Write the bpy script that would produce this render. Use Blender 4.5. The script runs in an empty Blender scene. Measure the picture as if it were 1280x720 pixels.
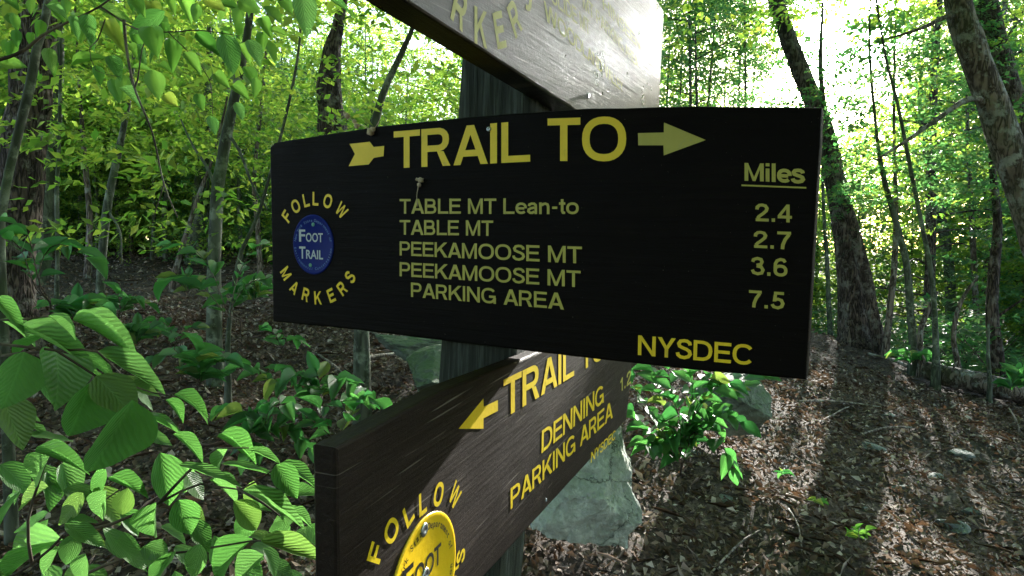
import bpy, math, random
import numpy as np
from mathutils import Vector, Matrix, noise
from mathutils.geometry import tessellate_polygon

random.seed(7)
RNG = np.random.default_rng(11)
SC = bpy.context.scene
COL = SC.collection
R = math.radians

# ------------------------------------------------------------------ camera
FPX = 818.0
EYE = Vector((0, 0, 1.6))
cam = bpy.data.cameras.new('camera')
cam.sensor_width = 36
cam.lens = FPX / 1280 * 36
cam.clip_start = 0.02
cam.clip_end = 1500
camo = bpy.data.objects.new('camera', cam)
COL.objects.link(camo)
camo.location = EYE
camo.rotation_euler = (R(87), 0, 0)
SC.camera = camo
CR = Matrix.Rotation(R(87), 3, 'X')


def ray(px, py):
    return CR @ Vector(((px - 640) / FPX, -(py - 360) / FPX, -1))


def P(px, py, depth):
    """the point seen at a place in the photograph, DEPTH metres ahead"""
    return EYE + ray(px, py) * depth


# ------------------------------------------------------------------ light
SUN = ray(1056, 24).normalized()
SUN_EL = math.asin(SUN.z)
SUN_AZ = math.atan2(SUN.x, SUN.y)
world = bpy.data.worlds.new('World')
SC.world = world
world.use_nodes = True
nt = world.node_tree
nt.nodes.clear()
wo = nt.nodes.new('ShaderNodeOutputWorld')
bg = nt.nodes.new('ShaderNodeBackground')
sky = nt.nodes.new('ShaderNodeTexSky')
sky.sky_type = 'NISHITA'
sky.sun_disc = False
sky.sun_elevation = SUN_EL
sky.sun_rotation = SUN_AZ
sky.air_density = 1.0
sky.dust_density = 1.2
bg.inputs['Strength'].default_value = 0.15
# glow of the air round the sun
tc = nt.nodes.new('ShaderNodeTexCoord')
dot = nt.nodes.new('ShaderNodeVectorMath'); dot.operation = 'DOT_PRODUCT'
dot.inputs[1].default_value = SUN
nrm = nt.nodes.new('ShaderNodeVectorMath'); nrm.operation = 'NORMALIZE'
nt.links.new(tc.outputs['Generated'], nrm.inputs[0])
nt.links.new(nrm.outputs[0], dot.inputs[0])
mx = nt.nodes.new('ShaderNodeMath'); mx.operation = 'MAXIMUM'; mx.inputs[1].default_value = 0.0
nt.links.new(dot.outputs['Value'], mx.inputs[0])
pw = nt.nodes.new('ShaderNodeMath'); pw.operation = 'POWER'; pw.inputs[1].default_value = 1300
nt.links.new(mx.outputs[0], pw.inputs[0])
pw2 = nt.nodes.new('ShaderNodeMath'); pw2.operation = 'POWER'; pw2.inputs[1].default_value = 40
nt.links.new(mx.outputs[0], pw2.inputs[0])
m1 = nt.nodes.new('ShaderNodeMath'); m1.operation = 'MULTIPLY'; m1.inputs[1].default_value = 700.0
nt.links.new(pw.outputs[0], m1.inputs[0])
m2 = nt.nodes.new('ShaderNodeMath'); m2.operation = 'MULTIPLY_ADD'; m2.inputs[1].default_value = 2.5
nt.links.new(pw2.outputs[0], m2.inputs[0]); nt.links.new(m1.outputs[0], m2.inputs[2])
sc_ = nt.nodes.new('ShaderNodeVectorMath'); sc_.operation = 'SCALE'; sc_.inputs[0].default_value = (.95, .97, 1)
nt.links.new(m2.outputs[0], sc_.inputs['Scale'])
ad = nt.nodes.new('ShaderNodeVectorMath'); ad.operation = 'ADD'
nt.links.new(sky.outputs[0], ad.inputs[0]); nt.links.new(sc_.outputs[0], ad.inputs[1])
nt.links.new(ad.outputs[0], bg.inputs['Color'])
nt.links.new(bg.outputs[0], wo.inputs['Surface'])

sl = bpy.data.lights.new('sun', 'SUN')
sl.energy = 5.0
sl.angle = R(0.53)
sl.color = (1.0, 0.96, 0.88)
so = bpy.data.objects.new('sun', sl)
COL.objects.link(so)
so.rotation_euler = SUN.to_track_quat('Z', 'Y').to_euler()
so.location = (8, 16, 12)

SC.view_settings.view_transform = 'Standard'
SC.view_settings.look = 'None'
SC.view_settings.exposure = 2.65
SC.view_settings.gamma = 1
cy = SC.cycles
cy.max_bounces = 7
cy.diffuse_bounces = 4
cy.glossy_bounces = 3
cy.transmission_bounces = 4
cy.transparent_max_bounces = 4
cy.sample_clamp_indirect = 6
cy.caustics_reflective = False
cy.caustics_refractive = False
try:
    cy.use_denoising = True
    cy.denoiser = 'OPENIMAGEDENOISE'
    cy.denoising_prefilter = 'ACCURATE'
except Exception:
    pass


# ------------------------------------------------------------------ helpers
def tag(o, label=None, cat=None, group=None, kind=None):
    if label: o['label'] = label
    if cat: o['category'] = cat
    if group: o['group'] = group
    if kind: o['kind'] = kind
    return o


def empty(name, loc, label, cat, group=None, matrix=None):
    o = bpy.data.objects.new(name, None)
    o.empty_display_size = .1
    COL.objects.link(o)
    if matrix is not None:
        o.matrix_basis = matrix
    else:
        o.location = loc
    return tag(o, label, cat, group)


def link(name, me, parent=None, loc=None, matrix=None):
    """loc / matrix are given in the parent's own frame"""
    o = bpy.data.objects.new(name, me)
    COL.objects.link(o)
    if parent is not None:
        o.parent = parent
    if matrix is not None:
        o.matrix_basis = matrix
    elif loc is not None:
        o.location = loc
    return o


def np_mesh(name, V, F, mat, smooth=False):
    """F: m x k array of faces with the same number of corners"""
    V = np.asarray(V, np.float32); F = np.asarray(F, np.int32)
    me = bpy.data.meshes.new(name)
    me.vertices.add(len(V)); me.vertices.foreach_set('co', V.ravel())
    k = F.shape[1]
    me.loops.add(F.size); me.loops.foreach_set('vertex_index', F.ravel())
    me.polygons.add(len(F))
    me.polygons.foreach_set('loop_start', np.arange(0, F.size, k, dtype=np.int32))
    if smooth:
        me.polygons.foreach_set('use_smooth', np.ones(len(F), bool))
    me.update(calc_edges=True)
    me.materials.append(mat)
    return me


def mesh(name, V, F, mat, smooth=False):
    me = bpy.data.meshes.new(name)
    me.from_pydata([tuple(v) for v in V], [], F)
    if smooth:
        for p in me.polygons: p.use_smooth = True
    me.update()
    me.materials.append(mat)
    return me


def smoothstep(a, b, x):
    t = np.clip((x - a) / (b - a), 0, 1)
    return t * t * (3 - 2 * t)


def resample(pts, rad, step):
    """Catmull-Rom through PTS, with a radius per point"""
    pts = [Vector(p) for p in pts]
    out, ro = [], []
    n = len(pts)
    for i in range(n - 1):
        p0 = pts[i - 1] if i else pts[0] * 2 - pts[1]
        p1, p2 = pts[i], pts[i + 1]
        p3 = pts[i + 2] if i + 2 < n else p2 * 2 - p1
        k = max(1, int((p2 - p1).length / step))
        for j in range(k):
            t = j / k
            out.append(.5 * ((2 * p1) + (p2 - p0) * t + (2 * p0 - 5 * p1 + 4 * p2 - p3) * t * t + (3 * p1 - p0 - 3 * p2 + p3) * t ** 3))
            ro.append(rad[i] * (1 - t) + rad[i + 1] * t)
    out.append(pts[-1]); ro.append(rad[-1])
    return out, ro


class Tubes:
    """collects tapered round limbs into one mesh of quads"""
    def __init__(s): s.V = []; s.F = []; s.n = 0

    def mesh(s, name, mat, origin=Vector((0, 0, 0))):
        return mesh(name, [v - origin for v in s.V], s.F, mat, True)


def _tubes_add(s, pts, rad, seg=8, step=.15, rough=0.0, freq=6.0, smoothp=True):
    if smoothp: pts, rad = resample(pts, rad, step)
    pts = [Vector(p) for p in pts]
    ref = Vector((0.3, 0.9, 0.1)).normalized()
    m = len(pts)
    start = s.n
    tang = []
    for i, p in enumerate(pts):
        t = (pts[min(i + 1, m - 1)] - pts[max(i - 1, 0)]).normalized()
        tang.append(t)
        a = t.cross(ref)
        if a.length < .05: a = t.cross(Vector((1, 0, 0)))
        a.normalize(); b = t.cross(a)
        for k in range(seg):
            th = 2 * math.pi * k / seg
            d = a * math.cos(th) + b * math.sin(th)
            r = rad[i]
            if rough:
                q = p + d * r
                r *= 1 + rough * (noise.noise(Vector((q.x * freq * 2.2, q.y * freq * 2.2, q.z * freq * .45)))
                                  + .5 * noise.noise(Vector((q.x * freq * 6, q.y * freq * 6, q.z * freq * 1.5))))
            s.V.append(p + d * r)
        if i:
            o = start + (i - 1) * seg
            for k in range(seg):
                k2 = (k + 1) % seg
                s.F.append((o + k, o + k2, o + seg + k2, o + seg + k))
    s.n += m * seg
    s.V.append(pts[0] - tang[0] * rad[0] * .3)
    s.V.append(pts[-1] + tang[-1] * rad[-1] * .5)
    e = start + (m - 1) * seg
    for k in range(seg):
        k2 = (k + 1) % seg
        s.F.append((s.n, start + k2, start + k))
        s.F.append((s.n + 1, e + k, e + k2))
    s.n += 2
    return s


Tubes.add = _tubes_add


# ------------------------------------------------------------------ materials
class NT:
    def __init__(s, name):
        s.m = bpy.data.materials.new(name); s.m.use_nodes = True
        s.t = s.m.node_tree; s.t.nodes.clear()
        s.out = s.n('ShaderNodeOutputMaterial')

    def n(s, typ, **kw):
        x = s.t.nodes.new(typ)
        for k, v in kw.items():
            if k.startswith('i_'):
                x.inputs[k[2:].replace('_', ' ')].default_value = v
            else: setattr(x, k, v)
        return x

    def l(s, a, b): s.t.links.new(a, b)

    def math(s, op, a, b=None, c=None):
        x = s.n('ShaderNodeMath', operation=op)
        for i, v in enumerate((a, b, c)):
            if v is None: continue
            if isinstance(v, (int, float)): x.inputs[i].default_value = v
            else: s.l(v, x.inputs[i])
        return x.outputs[0]

    def ramp(s, fac, stops, interp='LINEAR'):
        x = s.n('ShaderNodeValToRGB')
        x.color_ramp.interpolation = interp
        e = x.color_ramp.elements
        while len(e) < len(stops): e.new(.5)
        for k, (p, c) in enumerate(stops):
            e[k].position = p; e[k].color = (*c, 1) if len(c) == 3 else c
        s.l(fac, x.inputs[0])
        return x.outputs[0]

    def mix(s, fac, a, b, typ='MIX'):
        x = s.n('ShaderNodeMix', data_type='RGBA', blend_type=typ)
        for sock, v in ((x.inputs[0], fac), (x.inputs[6], a), (x.inputs[7], b)):
            if isinstance(v, (int, float)): sock.default_value = v
            elif isinstance(v, tuple): sock.default_value = (*v, 1)
            else: s.l(v, sock)
        return x.outputs[2]

    def coords(s, kind='Object', scale=(1, 1, 1)):
        tcn = s.n('ShaderNodeTexCoord')
        mp = s.n('ShaderNodeMapping')
        mp.inputs['Scale'].default_value = scale
        s.l(tcn.outputs[kind], mp.inputs[0])
        return mp.outputs[0]

    def noise(s, vec, scale, detail=4, rough=.55, out='Fac', dist=0):
        x = s.n('ShaderNodeTexNoise')
        x.inputs['Scale'].default_value = scale; x.inputs['Detail'].default_value = detail
        x.inputs['Roughness'].default_value = rough; x.inputs['Distortion'].default_value = dist
        s.l(vec, x.inputs['Vector'])
        return x.outputs[out]

    def bump(s, h, strength=.5, dist=.01, prev=None):
        x = s.n('ShaderNodeBump')
        x.inputs['Strength'].default_value = strength; x.inputs['Distance'].default_value = dist
        s.l(h, x.inputs['Height'])
        if prev is not None: s.l(prev, x.inputs['Normal'])
        return x.outputs[0]

    def principled(s, color, rough=.6, normal=None, spec=.5, metal=0.0, finish=True):
        x = s.n('ShaderNodeBsdfPrincipled')
        if isinstance(color, tuple): x.inputs['Base Color'].default_value = (*color, 1)
        else: s.l(color, x.inputs['Base Color'])
        if isinstance(rough, (int, float)): x.inputs['Roughness'].default_value = rough
        else: s.l(rough, x.inputs['Roughness'])
        x.inputs['Specular IOR Level'].default_value = spec
        x.inputs['Metallic'].default_value = metal
        if normal is not None: s.l(normal, x.inputs['Normal'])
        if finish: s.l(x.outputs[0], s.out.inputs[0])
        return x.outputs[0]


def leaf_material(name, dark, light, tdark, tlight, veins=False, rough=.45, tmix=.5, spec=.35):
    n = NT(name)
    g = n.n('ShaderNodeNewGeometry'); oi = n.n('ShaderNodeObjectInfo')
    r = n.math('FRACT', n.math('ADD', g.outputs['Random Per Island'], n.math('MULTIPLY', oi.outputs['Random'], 3.7)))
    col = n.mix(r, dark, light)
    tcol = n.mix(r, tdark, tlight)
    r2 = n.math('FRACT', n.math('MULTIPLY', r, 7.31))
    odd = n.math('MULTIPLY', n.math('GREATER_THAN', r2, .88), .15 if veins else .35)
    col = n.mix(odd, col, (.14, .15, .02))
    tcol = n.mix(odd, tcol, (.55, .50, .06))
    nor = None
    if veins:
        tcn = n.n('ShaderNodeTexCoord')
        sp = n.n('ShaderNodeSeparateXYZ'); n.l(tcn.outputs['Object'], sp.inputs[0])
        ay = n.math('ABSOLUTE', sp.outputs['Y'])
        ph = n.math('SUBTRACT', n.math('MULTIPLY', sp.outputs['X'], 10.0), n.math('MULTIPLY', ay, 10.5))
        ph = n.math('ADD', ph, n.math('MULTIPLY', n.noise(tcn.outputs['Object'], 3.5, 3), 1.6))
        w = n.math('SINE', n.math('MULTIPLY', ph, 6.283))
        mid = n.math('MINIMUM', n.math('MULTIPLY', ay, 30.0), 1.0)
        h = n.math('MULTIPLY', w, mid)
        nor = n.bump(h, .28, .012)
        vein = n.math('MULTIPLY', n.math('GREATER_THAN', w, .93), .12)
        vein = n.math('MAXIMUM', vein, n.math('MULTIPLY', n.math('SUBTRACT', 1.0, mid), .5))
        col = n.mix(vein, col, tuple(min(1, c * 2.2) for c in light))
        spots = n.noise(tcn.outputs['Object'], 9, 3)
        col = n.mix(n.math('MULTIPLY', n.math('GREATER_THAN', spots, .70), .5), col, (.12, .12, .03))
    p = n.principled(col, rough, nor, spec, finish=False)
    t = n.n('ShaderNodeBsdfTranslucent'); n.l(tcol, t.inputs[0])
    if nor is not None: n.l(nor, t.inputs['Normal'])
    mxs = n.n('ShaderNodeMixShader'); mxs.inputs[0].default_value = tmix
    n.l(p, mxs.inputs[1]); n.l(t.outputs[0], mxs.inputs[2])
    n.l(mxs.outputs[0], n.out.inputs[0])
    return n.m


M = {}
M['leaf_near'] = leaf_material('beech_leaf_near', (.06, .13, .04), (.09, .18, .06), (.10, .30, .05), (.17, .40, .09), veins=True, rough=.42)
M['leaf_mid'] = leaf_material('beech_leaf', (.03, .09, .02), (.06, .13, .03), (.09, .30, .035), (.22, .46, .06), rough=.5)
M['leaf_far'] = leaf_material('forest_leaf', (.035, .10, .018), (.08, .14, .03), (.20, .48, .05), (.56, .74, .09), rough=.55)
M['leaf_cool'] = leaf_material('maple_leaf', (.03, .09, .03), (.05, .12, .04), (.07, .28, .06), (.22, .44, .12), rough=.5)
M['needle'] = leaf_material('hemlock_needle', (.03, .075, .035), (.05, .10, .05), (.05, .13, .05), (.10, .20, .08), rough=.4, tmix=.3)
M['leaf_herb'] = leaf_material('shrub_leaf', (.025, .085, .025), (.045, .12, .035), (.05, .24, .05), (.10, .32, .06), rough=.5)


def bark_material(name, dark, light, lich, vs=4.0, moss=0.0, deep=.02):
    n = NT(name)
    v = n.coords('Object', (1, 1, .22))
    a = n.noise(v, 38 / vs, 6, .65, dist=.6)
    vo = n.n('ShaderNodeTexVoronoi', feature='DISTANCE_TO_EDGE'); vo.inputs['Scale'].default_value = 60 / vs
    n.l(n.mix(.25, v, n.noise(v, 9, 3, out='Color')), vo.inputs['Vector'])
    h = n.math('ADD', n.math('MULTIPLY', a, .8), n.math('MINIMUM', n.math('MULTIPLY', vo.outputs['Distance'], 2.2), .5))
    col = n.ramp(h, [(.46, dark), (.82, light)])
    blot = n.noise(n.coords('Object', (1, 1, .5)), 3.1, 4, .6)
    col = n.mix(n.ramp(blot, [(.48, (0, 0, 0)), (.56, (1, 1, 1))]), col, n.mix(.5, col, dark))
    lm = n.noise(n.coords('Object'), 7, 5, .7)
    col = n.mix(n.ramp(lm, [(.52, (0, 0, 0)), (.62, (1, 1, 1))]), col, lich)
    if moss:
        mm = n.noise(n.coords('Object'), 2.3, 4, .6)
        col = n.mix(n.math('MULTIPLY', n.ramp(mm, [(.45, (0, 0, 0)), (.6, (1, 1, 1))]), moss), col, (.04, .07, .02))
    n.principled(col, .85, n.bump(h, 1.0, deep), .25)
    return n.m


M['bark_dark'] = bark_material('rough_dark_bark', (.018, .013, .010), (.11, .085, .07), (.16, .15, .13), 3.0, deep=.06)
M['bark_grey'] = bark_material('smooth_grey_bark', (.025, .030, .021), (.075, .085, .065), (.15, .175, .13), 6.0, .5, deep=.006)
M['bark_brown'] = bark_material('ridged_brown_bark', (.03, .022, .016), (.15, .12, .10), (.20, .21, .19), 3.5, .25, deep=.02)
M['twig'] = bark_material('twig_bark', (.03, .022, .015), (.09, .07, .05), (.13, .12, .10), 8.0, deep=.002)
M['deadwood'] = bark_material('dead_wood', (.07, .055, .045), (.24, .21, .18), (.28, .27, .24), 4.0, .2, deep=.008)


def rock_material(name, a, b, mossy):
    n = NT(name)
    v = n.coords('Object')
    big = n.noise(v, 3.2, 6, .62)
    fine = n.noise(v, 34, 5, .7)
    vo = n.n('ShaderNodeTexVoronoi', feature='DISTANCE_TO_EDGE'); vo.inputs['Scale'].default_value = 2.1
    v2 = n.coords('Object', (1, 1, 2.4))
    n.l(n.mix(.22, v2, n.noise(v, 4, 6, .7, out='Color')), vo.inputs['Vector'])
    crack = n.ramp(vo.outputs['Distance'], [(0.0, (.3, .3, .3)), (.008, (1, 1, 1))])
    lich = n.ramp(n.noise(v, 13, 7, .75), [(.52, (0, 0, 0)), (.60, (1, 1, 1))])
    col = n.ramp(n.math('ADD', n.math('MULTIPLY', big, .6), n.math('MULTIPLY', fine, .4)), [(.35, a), (.62, b)])
    col = n.mix(n.math('MULTIPLY', lich, .45), col, tuple(min(.6, c * 1.35) for c in b))
    g = n.n('ShaderNodeNewGeometry')
    sp = n.n('ShaderNodeSeparateXYZ'); n.l(g.outputs['Normal'], sp.inputs[0])
    mm = n.math('ADD', n.math('MULTIPLY', sp.outputs['Z'], .25), n.noise(v, 6, 6, .7))
    mk = n.math('MULTIPLY', n.ramp(mm, [(.55, (0, 0, 0)), (.78, (1, 1, 1))]), mossy)
    col = n.mix(mk, col, (.045, .085, .03))
    col = n.mix(n.math('SUBTRACT', 1.0, crack), col, (.02, .022, .018))
    b1 = n.bump(n.math('ADD', big, n.math('MULTIPLY', fine, .45)), 1.0, .035)
    n.principled(col, .8, n.bump(crack, .8, .012, b1), .3)
    return n.m


M['rock'] = rock_material('grey_green_rock', (.15, .18, .155), (.38, .42, .38), .3)
M['rock_moss'] = rock_material('mossy_rock', (.045, .06, .045), (.12, .15, .115), .9)
M['stone'] = rock_material('trail_stone', (.07, .08, .075), (.17, .19, .18), .3)

n = NT('forest_soil')
v = n.coords('Object')
a = n.noise(v, 9, 8, .7); b = n.noise(v, 1.1, 4)
vo = n.n('ShaderNodeTexVoronoi'); vo.inputs['Scale'].default_value = 26
n.l(n.mix(.3, v, n.noise(v, 20, 3, out='Color')), vo.inputs['Vector'])
sp = n.n('ShaderNodeSeparateColor'); n.l(vo.outputs['Color'], sp.inputs[0])
col = n.ramp(n.math('ADD', n.math('MULTIPLY', a, .5), n.math('MULTIPLY', sp.outputs[0], .5)), [(.25, (.018, .014, .010)), (.55, (.06, .045, .035)), (.85, (.14, .11, .09))])
col = n.mix(n.math('MULTIPLY', n.ramp(b, [(.5, (0, 0, 0)), (.7, (1, 1, 1))]), .4), col, (.03, .035, .018))
n.principled(col, .95, n.bump(n.math('ADD', a, sp.outputs[1]), .9, .02), .2)
M['soil'] = n.m

n = NT('leaf_litter')
g = n.n('ShaderNodeNewGeometry')
v = n.coords('Object')
col = n.ramp(g.outputs['Random Per Island'], [(0, (.026, .018, .013)), (.35, (.08, .058, .043)), (.65, (.165, .13, .10)), (.88, (.30, .25, .215)), (1, (.52, .46, .41))])
col = n.mix(n.math('MULTIPLY', n.noise(v, 60, 3), .5), col, (.08, .055, .04))
p = n.principled(col, .85, None, .08, finish=False)
t = n.n('ShaderNodeBsdfTranslucent'); n.l(n.mix(.5, col, (.20, .10, .04)), t.inputs[0])
ms = n.n('ShaderNodeMixShader'); ms.inputs[0].default_value = .15
n.l(p, ms.inputs[1]); n.l(t.outputs[0], ms.inputs[2]); n.l(ms.outputs[0], n.out.inputs[0])
M['litter'] = n.m


def board_material(name, base, worn, grain=.5, rough=.42, scratch=0.0, spec=.5):
    n = NT(name)
    v = n.coords('Object', (1, 14, 14))
    g1 = n.noise(v, 6, 8, .65, dist=.4)
    g2 = n.noise(n.coords('Object', (1, 40, 40)), 5, 6, .7)
    iso = n.noise(n.coords('Object'), 11, 6, .65)
    spk = n.noise(n.coords('Object'), 240, 3, .6)
    h = n.math('ADD', n.math('MULTIPLY', g1, .6), n.math('MULTIPLY', g2, .4))
    w = n.ramp(n.math('ADD', n.math('MULTIPLY', h, .55), n.math('MULTIPLY', iso, .45)), [(.50, (0, 0, 0)), (.72, (1, 1, 1))])
    col = n.mix(n.math('MULTIPLY', w, .8), base, worn)
    col = n.mix(n.math('MULTIPLY', n.math('GREATER_THAN', spk, .72), .35), col, (.16, .13, .11))
    if scratch:
        sv = n.coords('Object', (3, 130, 1))
        s1 = n.ramp(n.noise(sv, 1.6, 2, .5), [(.66, (0, 0, 0)), (.70, (1, 1, 1))])
        col = n.mix(n.math('MULTIPLY', s1, scratch), col, (.22, .19, .17))
    rg = n.math('ADD', rough, n.math('MULTIPLY', n.math('SUBTRACT', iso, .5), .35))
    n.principled(col, rg, n.bump(h, grain, .004, n.bump(spk, .25, .001)), spec)
    return n.m


M['board'] = board_material('brown_painted_board', (.0035, .0026, .0022), (.010, .0075, .006), .5, .6, spec=.06)  # board brown with the shade of the backlit wide sign in its colour
M['board_lit'] = board_material('worn_brown_board', (.013, .0078, .0058), (.042, .027, .020), .55, .55, .6, spec=.16)  # worn board brown, its colour lightened for the sunlit lower sign
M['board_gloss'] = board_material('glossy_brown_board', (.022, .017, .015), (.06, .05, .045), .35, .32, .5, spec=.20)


def paint_material(name, a, b, wear=(.25, .22, .12), rough=.5, spec=.4):
    n = NT(name)
    v = n.coords('Object')
    col = n.mix(n.noise(v, 40, 5, .6), a, b)
    wr = n.ramp(n.noise(v, 17, 6, .75), [(.60, (0, 0, 0)), (.68, (1, 1, 1))])
    col = n.mix(n.math('MULTIPLY', wr, .45), col, wear)
    n.principled(col, rough, n.bump(n.noise(v, 160, 3), .3, .001), spec)
    return n.m


M['yellow'] = paint_material('yellow_sign_paint', (.66, .46, .003), (.84, .60, .008), (.38, .28, .05))
M['yellow_pale'] = paint_material('faded_yellow_paint', (.34, .31, .04), (.42, .38, .07), (.16, .22, .17))
M['yellow_disc'] = paint_material('yellow_marker', (.80, .50, .01), (.85, .58, .02), (.6, .4, .05), .3)
M['blue_disc'] = paint_material('blue_marker', (.0025, .010, .12), (.005, .016, .16), (.005, .02, .10), .55, .08)
M['blue_ink'] = paint_material('pale_blue_ink', (.03, .11, .34), (.05, .15, .40), rough=.4)
M['white_ink'] = paint_material('white_ink', (.34, .40, .43), (.42, .47, .49), (.3, .35, .4), .5)
M['black_ink'] = paint_material('black_ink', (.01, .01, .01), (.02, .02, .02), (.02, .02, .02), .4)
n = NT('nail_metal'); n.principled((.35, .38, .40), .35, n.bump(n.noise(n.coords('Object'), 300, 3), .4, .001), .5, .9); M['metal'] = n.m
n = NT('oxidised_nail'); n.principled((.10, .30, .22), .5, None, .5, .3); M['nail_green'] = n.m
n = NT('dried_catkin'); v = n.coords('Object'); n.principled(n.mix(n.noise(v, 300, 4), (.30, .22, .14), (.62, .52, .38)), .9, n.bump(n.noise(v, 400, 3), .8, .002), .2); M['catkin'] = n.m

n = NT('weathered_post_wood')
v = n.coords('Object', (1, 1, .035))
g1 = n.noise(v, 60, 8, .7, dist=.3); g2 = n.noise(n.coords('Object', (1, 1, .02)), 180, 4, .6)
h = n.math('ADD', n.math('MULTIPLY', g1, .65), n.math('MULTIPLY', g2, .35))
col = n.ramp(h, [(.34, (.006, .007, .005)), (.52, (.028, .034, .026)), (.72, (.13, .15, .135))])
n.principled(col, .85, n.bump(h, 1.0, .008), .25)
M['post'] = n.m

# ------------------------------------------------------------------ terrain height


def G(x, y):
    x = np.asarray(x, float); y = np.asarray(y, float)
    fwd = .1216 * np.minimum(y, 6) + .085 * np.clip(y - 6, 0, 7.5) - .02 * np.clip(y - 13.5, 0, 40)
    side = np.where(x > 0, -.148 * np.clip(x, 0, 7), -.055 * np.clip(x, -12, 0))
    z = -.019 + fwd + side
    # the bank that falls away beyond the crest on the right
    d = (x - 4.3) * .78 + (y - 9.5) * .62
    z = z - .34 * np.maximum(d - .15, 0) * smoothstep(.1, 1.2, d) * smoothstep(0, 2.5, x) * np.exp(-np.maximum(d - 3, 0) * .15)
    z = np.maximum(z, -4 + .02 * y)
    # swells and hollows
    z = z + .05 * np.sin(x * 1.7 + .6) * np.cos(y * 1.3) + .028 * np.sin(x * 3.9 + y * 2.3) + .014 * np.sin(x * 8.1 - y * 6.7 + 1) * np.cos(y * 9.0)
    # the hollow under the boulder
    z = z - .07 * np.exp(-(((x - .45) / .5) ** 2 + ((y - 2.6) / .5) ** 2))
    return z


def gz(x, y): return float(G(x, y))


def axis(lo, hi, dlo, dhi, fine, coarse):
    a = list(np.arange(dlo, dhi, fine))
    s, v = fine, dlo
    left = []
    while v > lo: s = min(s * 1.25, coarse); v -= s; left.append(v)
    s, v = fine, a[-1]
    right = []
    while v < hi: s = min(s * 1.25, coarse); v += s; right.append(v)
    return np.array(left[::-1] + a + right)


xs = axis(-260, 260, -6.5, 7.5, .055, 25)
ys = axis(-120, 320, .6, 11.5, .055, 25)
X, Y = np.meshgrid(xs, ys)
Z = G(X, Y)
near = (np.abs(X) < 9) & (Y < 14)
rg = RNG.normal(0, 1, X.shape)
rg = (rg + np.roll(rg, 1, 0) + np.roll(rg, 1, 1) + np.roll(np.roll(rg, 1, 0), 1, 1)) / 4
Z = Z + np.where(near, rg * .012, 0)
V = np.stack([X, Y, Z], -1).reshape(-1, 3)
ny, nx = X.shape
I = np.arange(ny * nx).reshape(ny, nx)
F = np.stack([I[:-1, :-1], I[:-1, 1:], I[1:, 1:], I[1:, :-1]], -1).reshape(-1, 4)
tag(link('ground', np_mesh('ground', V, F, M['soil'], True)), 'bare brown forest floor that rises to a low crest', kind='structure')

# ------------------------------------------------------------------ leaves in bulk
LEAF4_V = np.array([(0, 0, 0), (.42, .5, .06), (1, 0, -.05), (.42, -.5, .06), (.45, 0, -.04)])
LEAF4_F = np.array([(0, 4, 1), (1, 4, 2), (2, 4, 3), (3, 4, 0)])
LEAF8_V = np.array([(0, 0, 0), (.22, .38, .05), (.55, .46, .05), (.85, .18, .0), (1, 0, -.06), (.85, -.18, .0), (.55, -.46, .05), (.22, -.38, .05), (.38, 0, -.03), (.72, 0, -.03)])
LEAF8_F = np.array([(0, 8, 1), (1, 8, 2), (2, 8, 9), (2, 9, 3), (3, 9, 4), (4, 9, 5), (5, 9, 6), (6, 9, 8), (6, 8, 7), (7, 8, 0)])


def bulk(pos, ax, up, L, W, eight=False):
    """one quad-ish leaf per row: position, long axis, up hint, length, width"""
    LV, LF = (LEAF8_V, LEAF8_F) if eight else (LEAF4_V, LEAF4_F)
    ax = ax / np.linalg.norm(ax, axis=1, keepdims=True)
    sd = np.cross(up, ax); sd /= np.maximum(np.linalg.norm(sd, axis=1, keepdims=True), 1e-6)
    nn = np.cross(ax, sd)
    L = np.broadcast_to(L, (len(pos),))[:, None, None]; W = np.broadcast_to(W, (len(pos),))[:, None, None]
    V = pos[:, None, :] + ax[:, None, :] * LV[None, :, 0:1] * L + sd[:, None, :] * LV[None, :, 1:2] * W + nn[:, None, :] * LV[None, :, 2:3] * L
    k = len(LV)
    F = LF[None] + (np.arange(len(pos)) * k)[:, None, None]
    return V.reshape(-1, 3), F.reshape(-1, 3)


def spray(rng, n, length, droop, L, wr=.52, jit=.35):
    """a flat beech-like twig: leaves in two ranks along an arching line from the origin along +x"""
    t = np.sort(rng.uniform(.12, 1, n))
    x = t * length; z = -droop * length * t ** 2
    side = np.where(np.arange(n) % 2 == 0, 1.0, -1.0)
    y = side * rng.uniform(0, .28, n) * length * (1.05 - t) * .9
    x = x + np.abs(y) * .7
    pos = np.stack([x, y, z + rng.normal(0, .02, n)], 1)
    ang = side * rng.uniform(.4, 1.2, n)
    ax = np.stack([np.cos(ang), np.sin(ang), rng.normal(-.25, jit, n)], 1)
    up = np.stack([rng.normal(0, jit, n), rng.normal(0, jit, n), np.ones(n)], 1)
    LL = L * rng.uniform(.65, 1.25, n)
    return pos, ax, up, LL


def rotz(a, v):
    c, s = math.cos(a), math.sin(a)
    return np.stack([v[:, 0] * c - v[:, 1] * s, v[:, 0] * s + v[:, 1] * c, v[:, 2]], 1)


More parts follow.
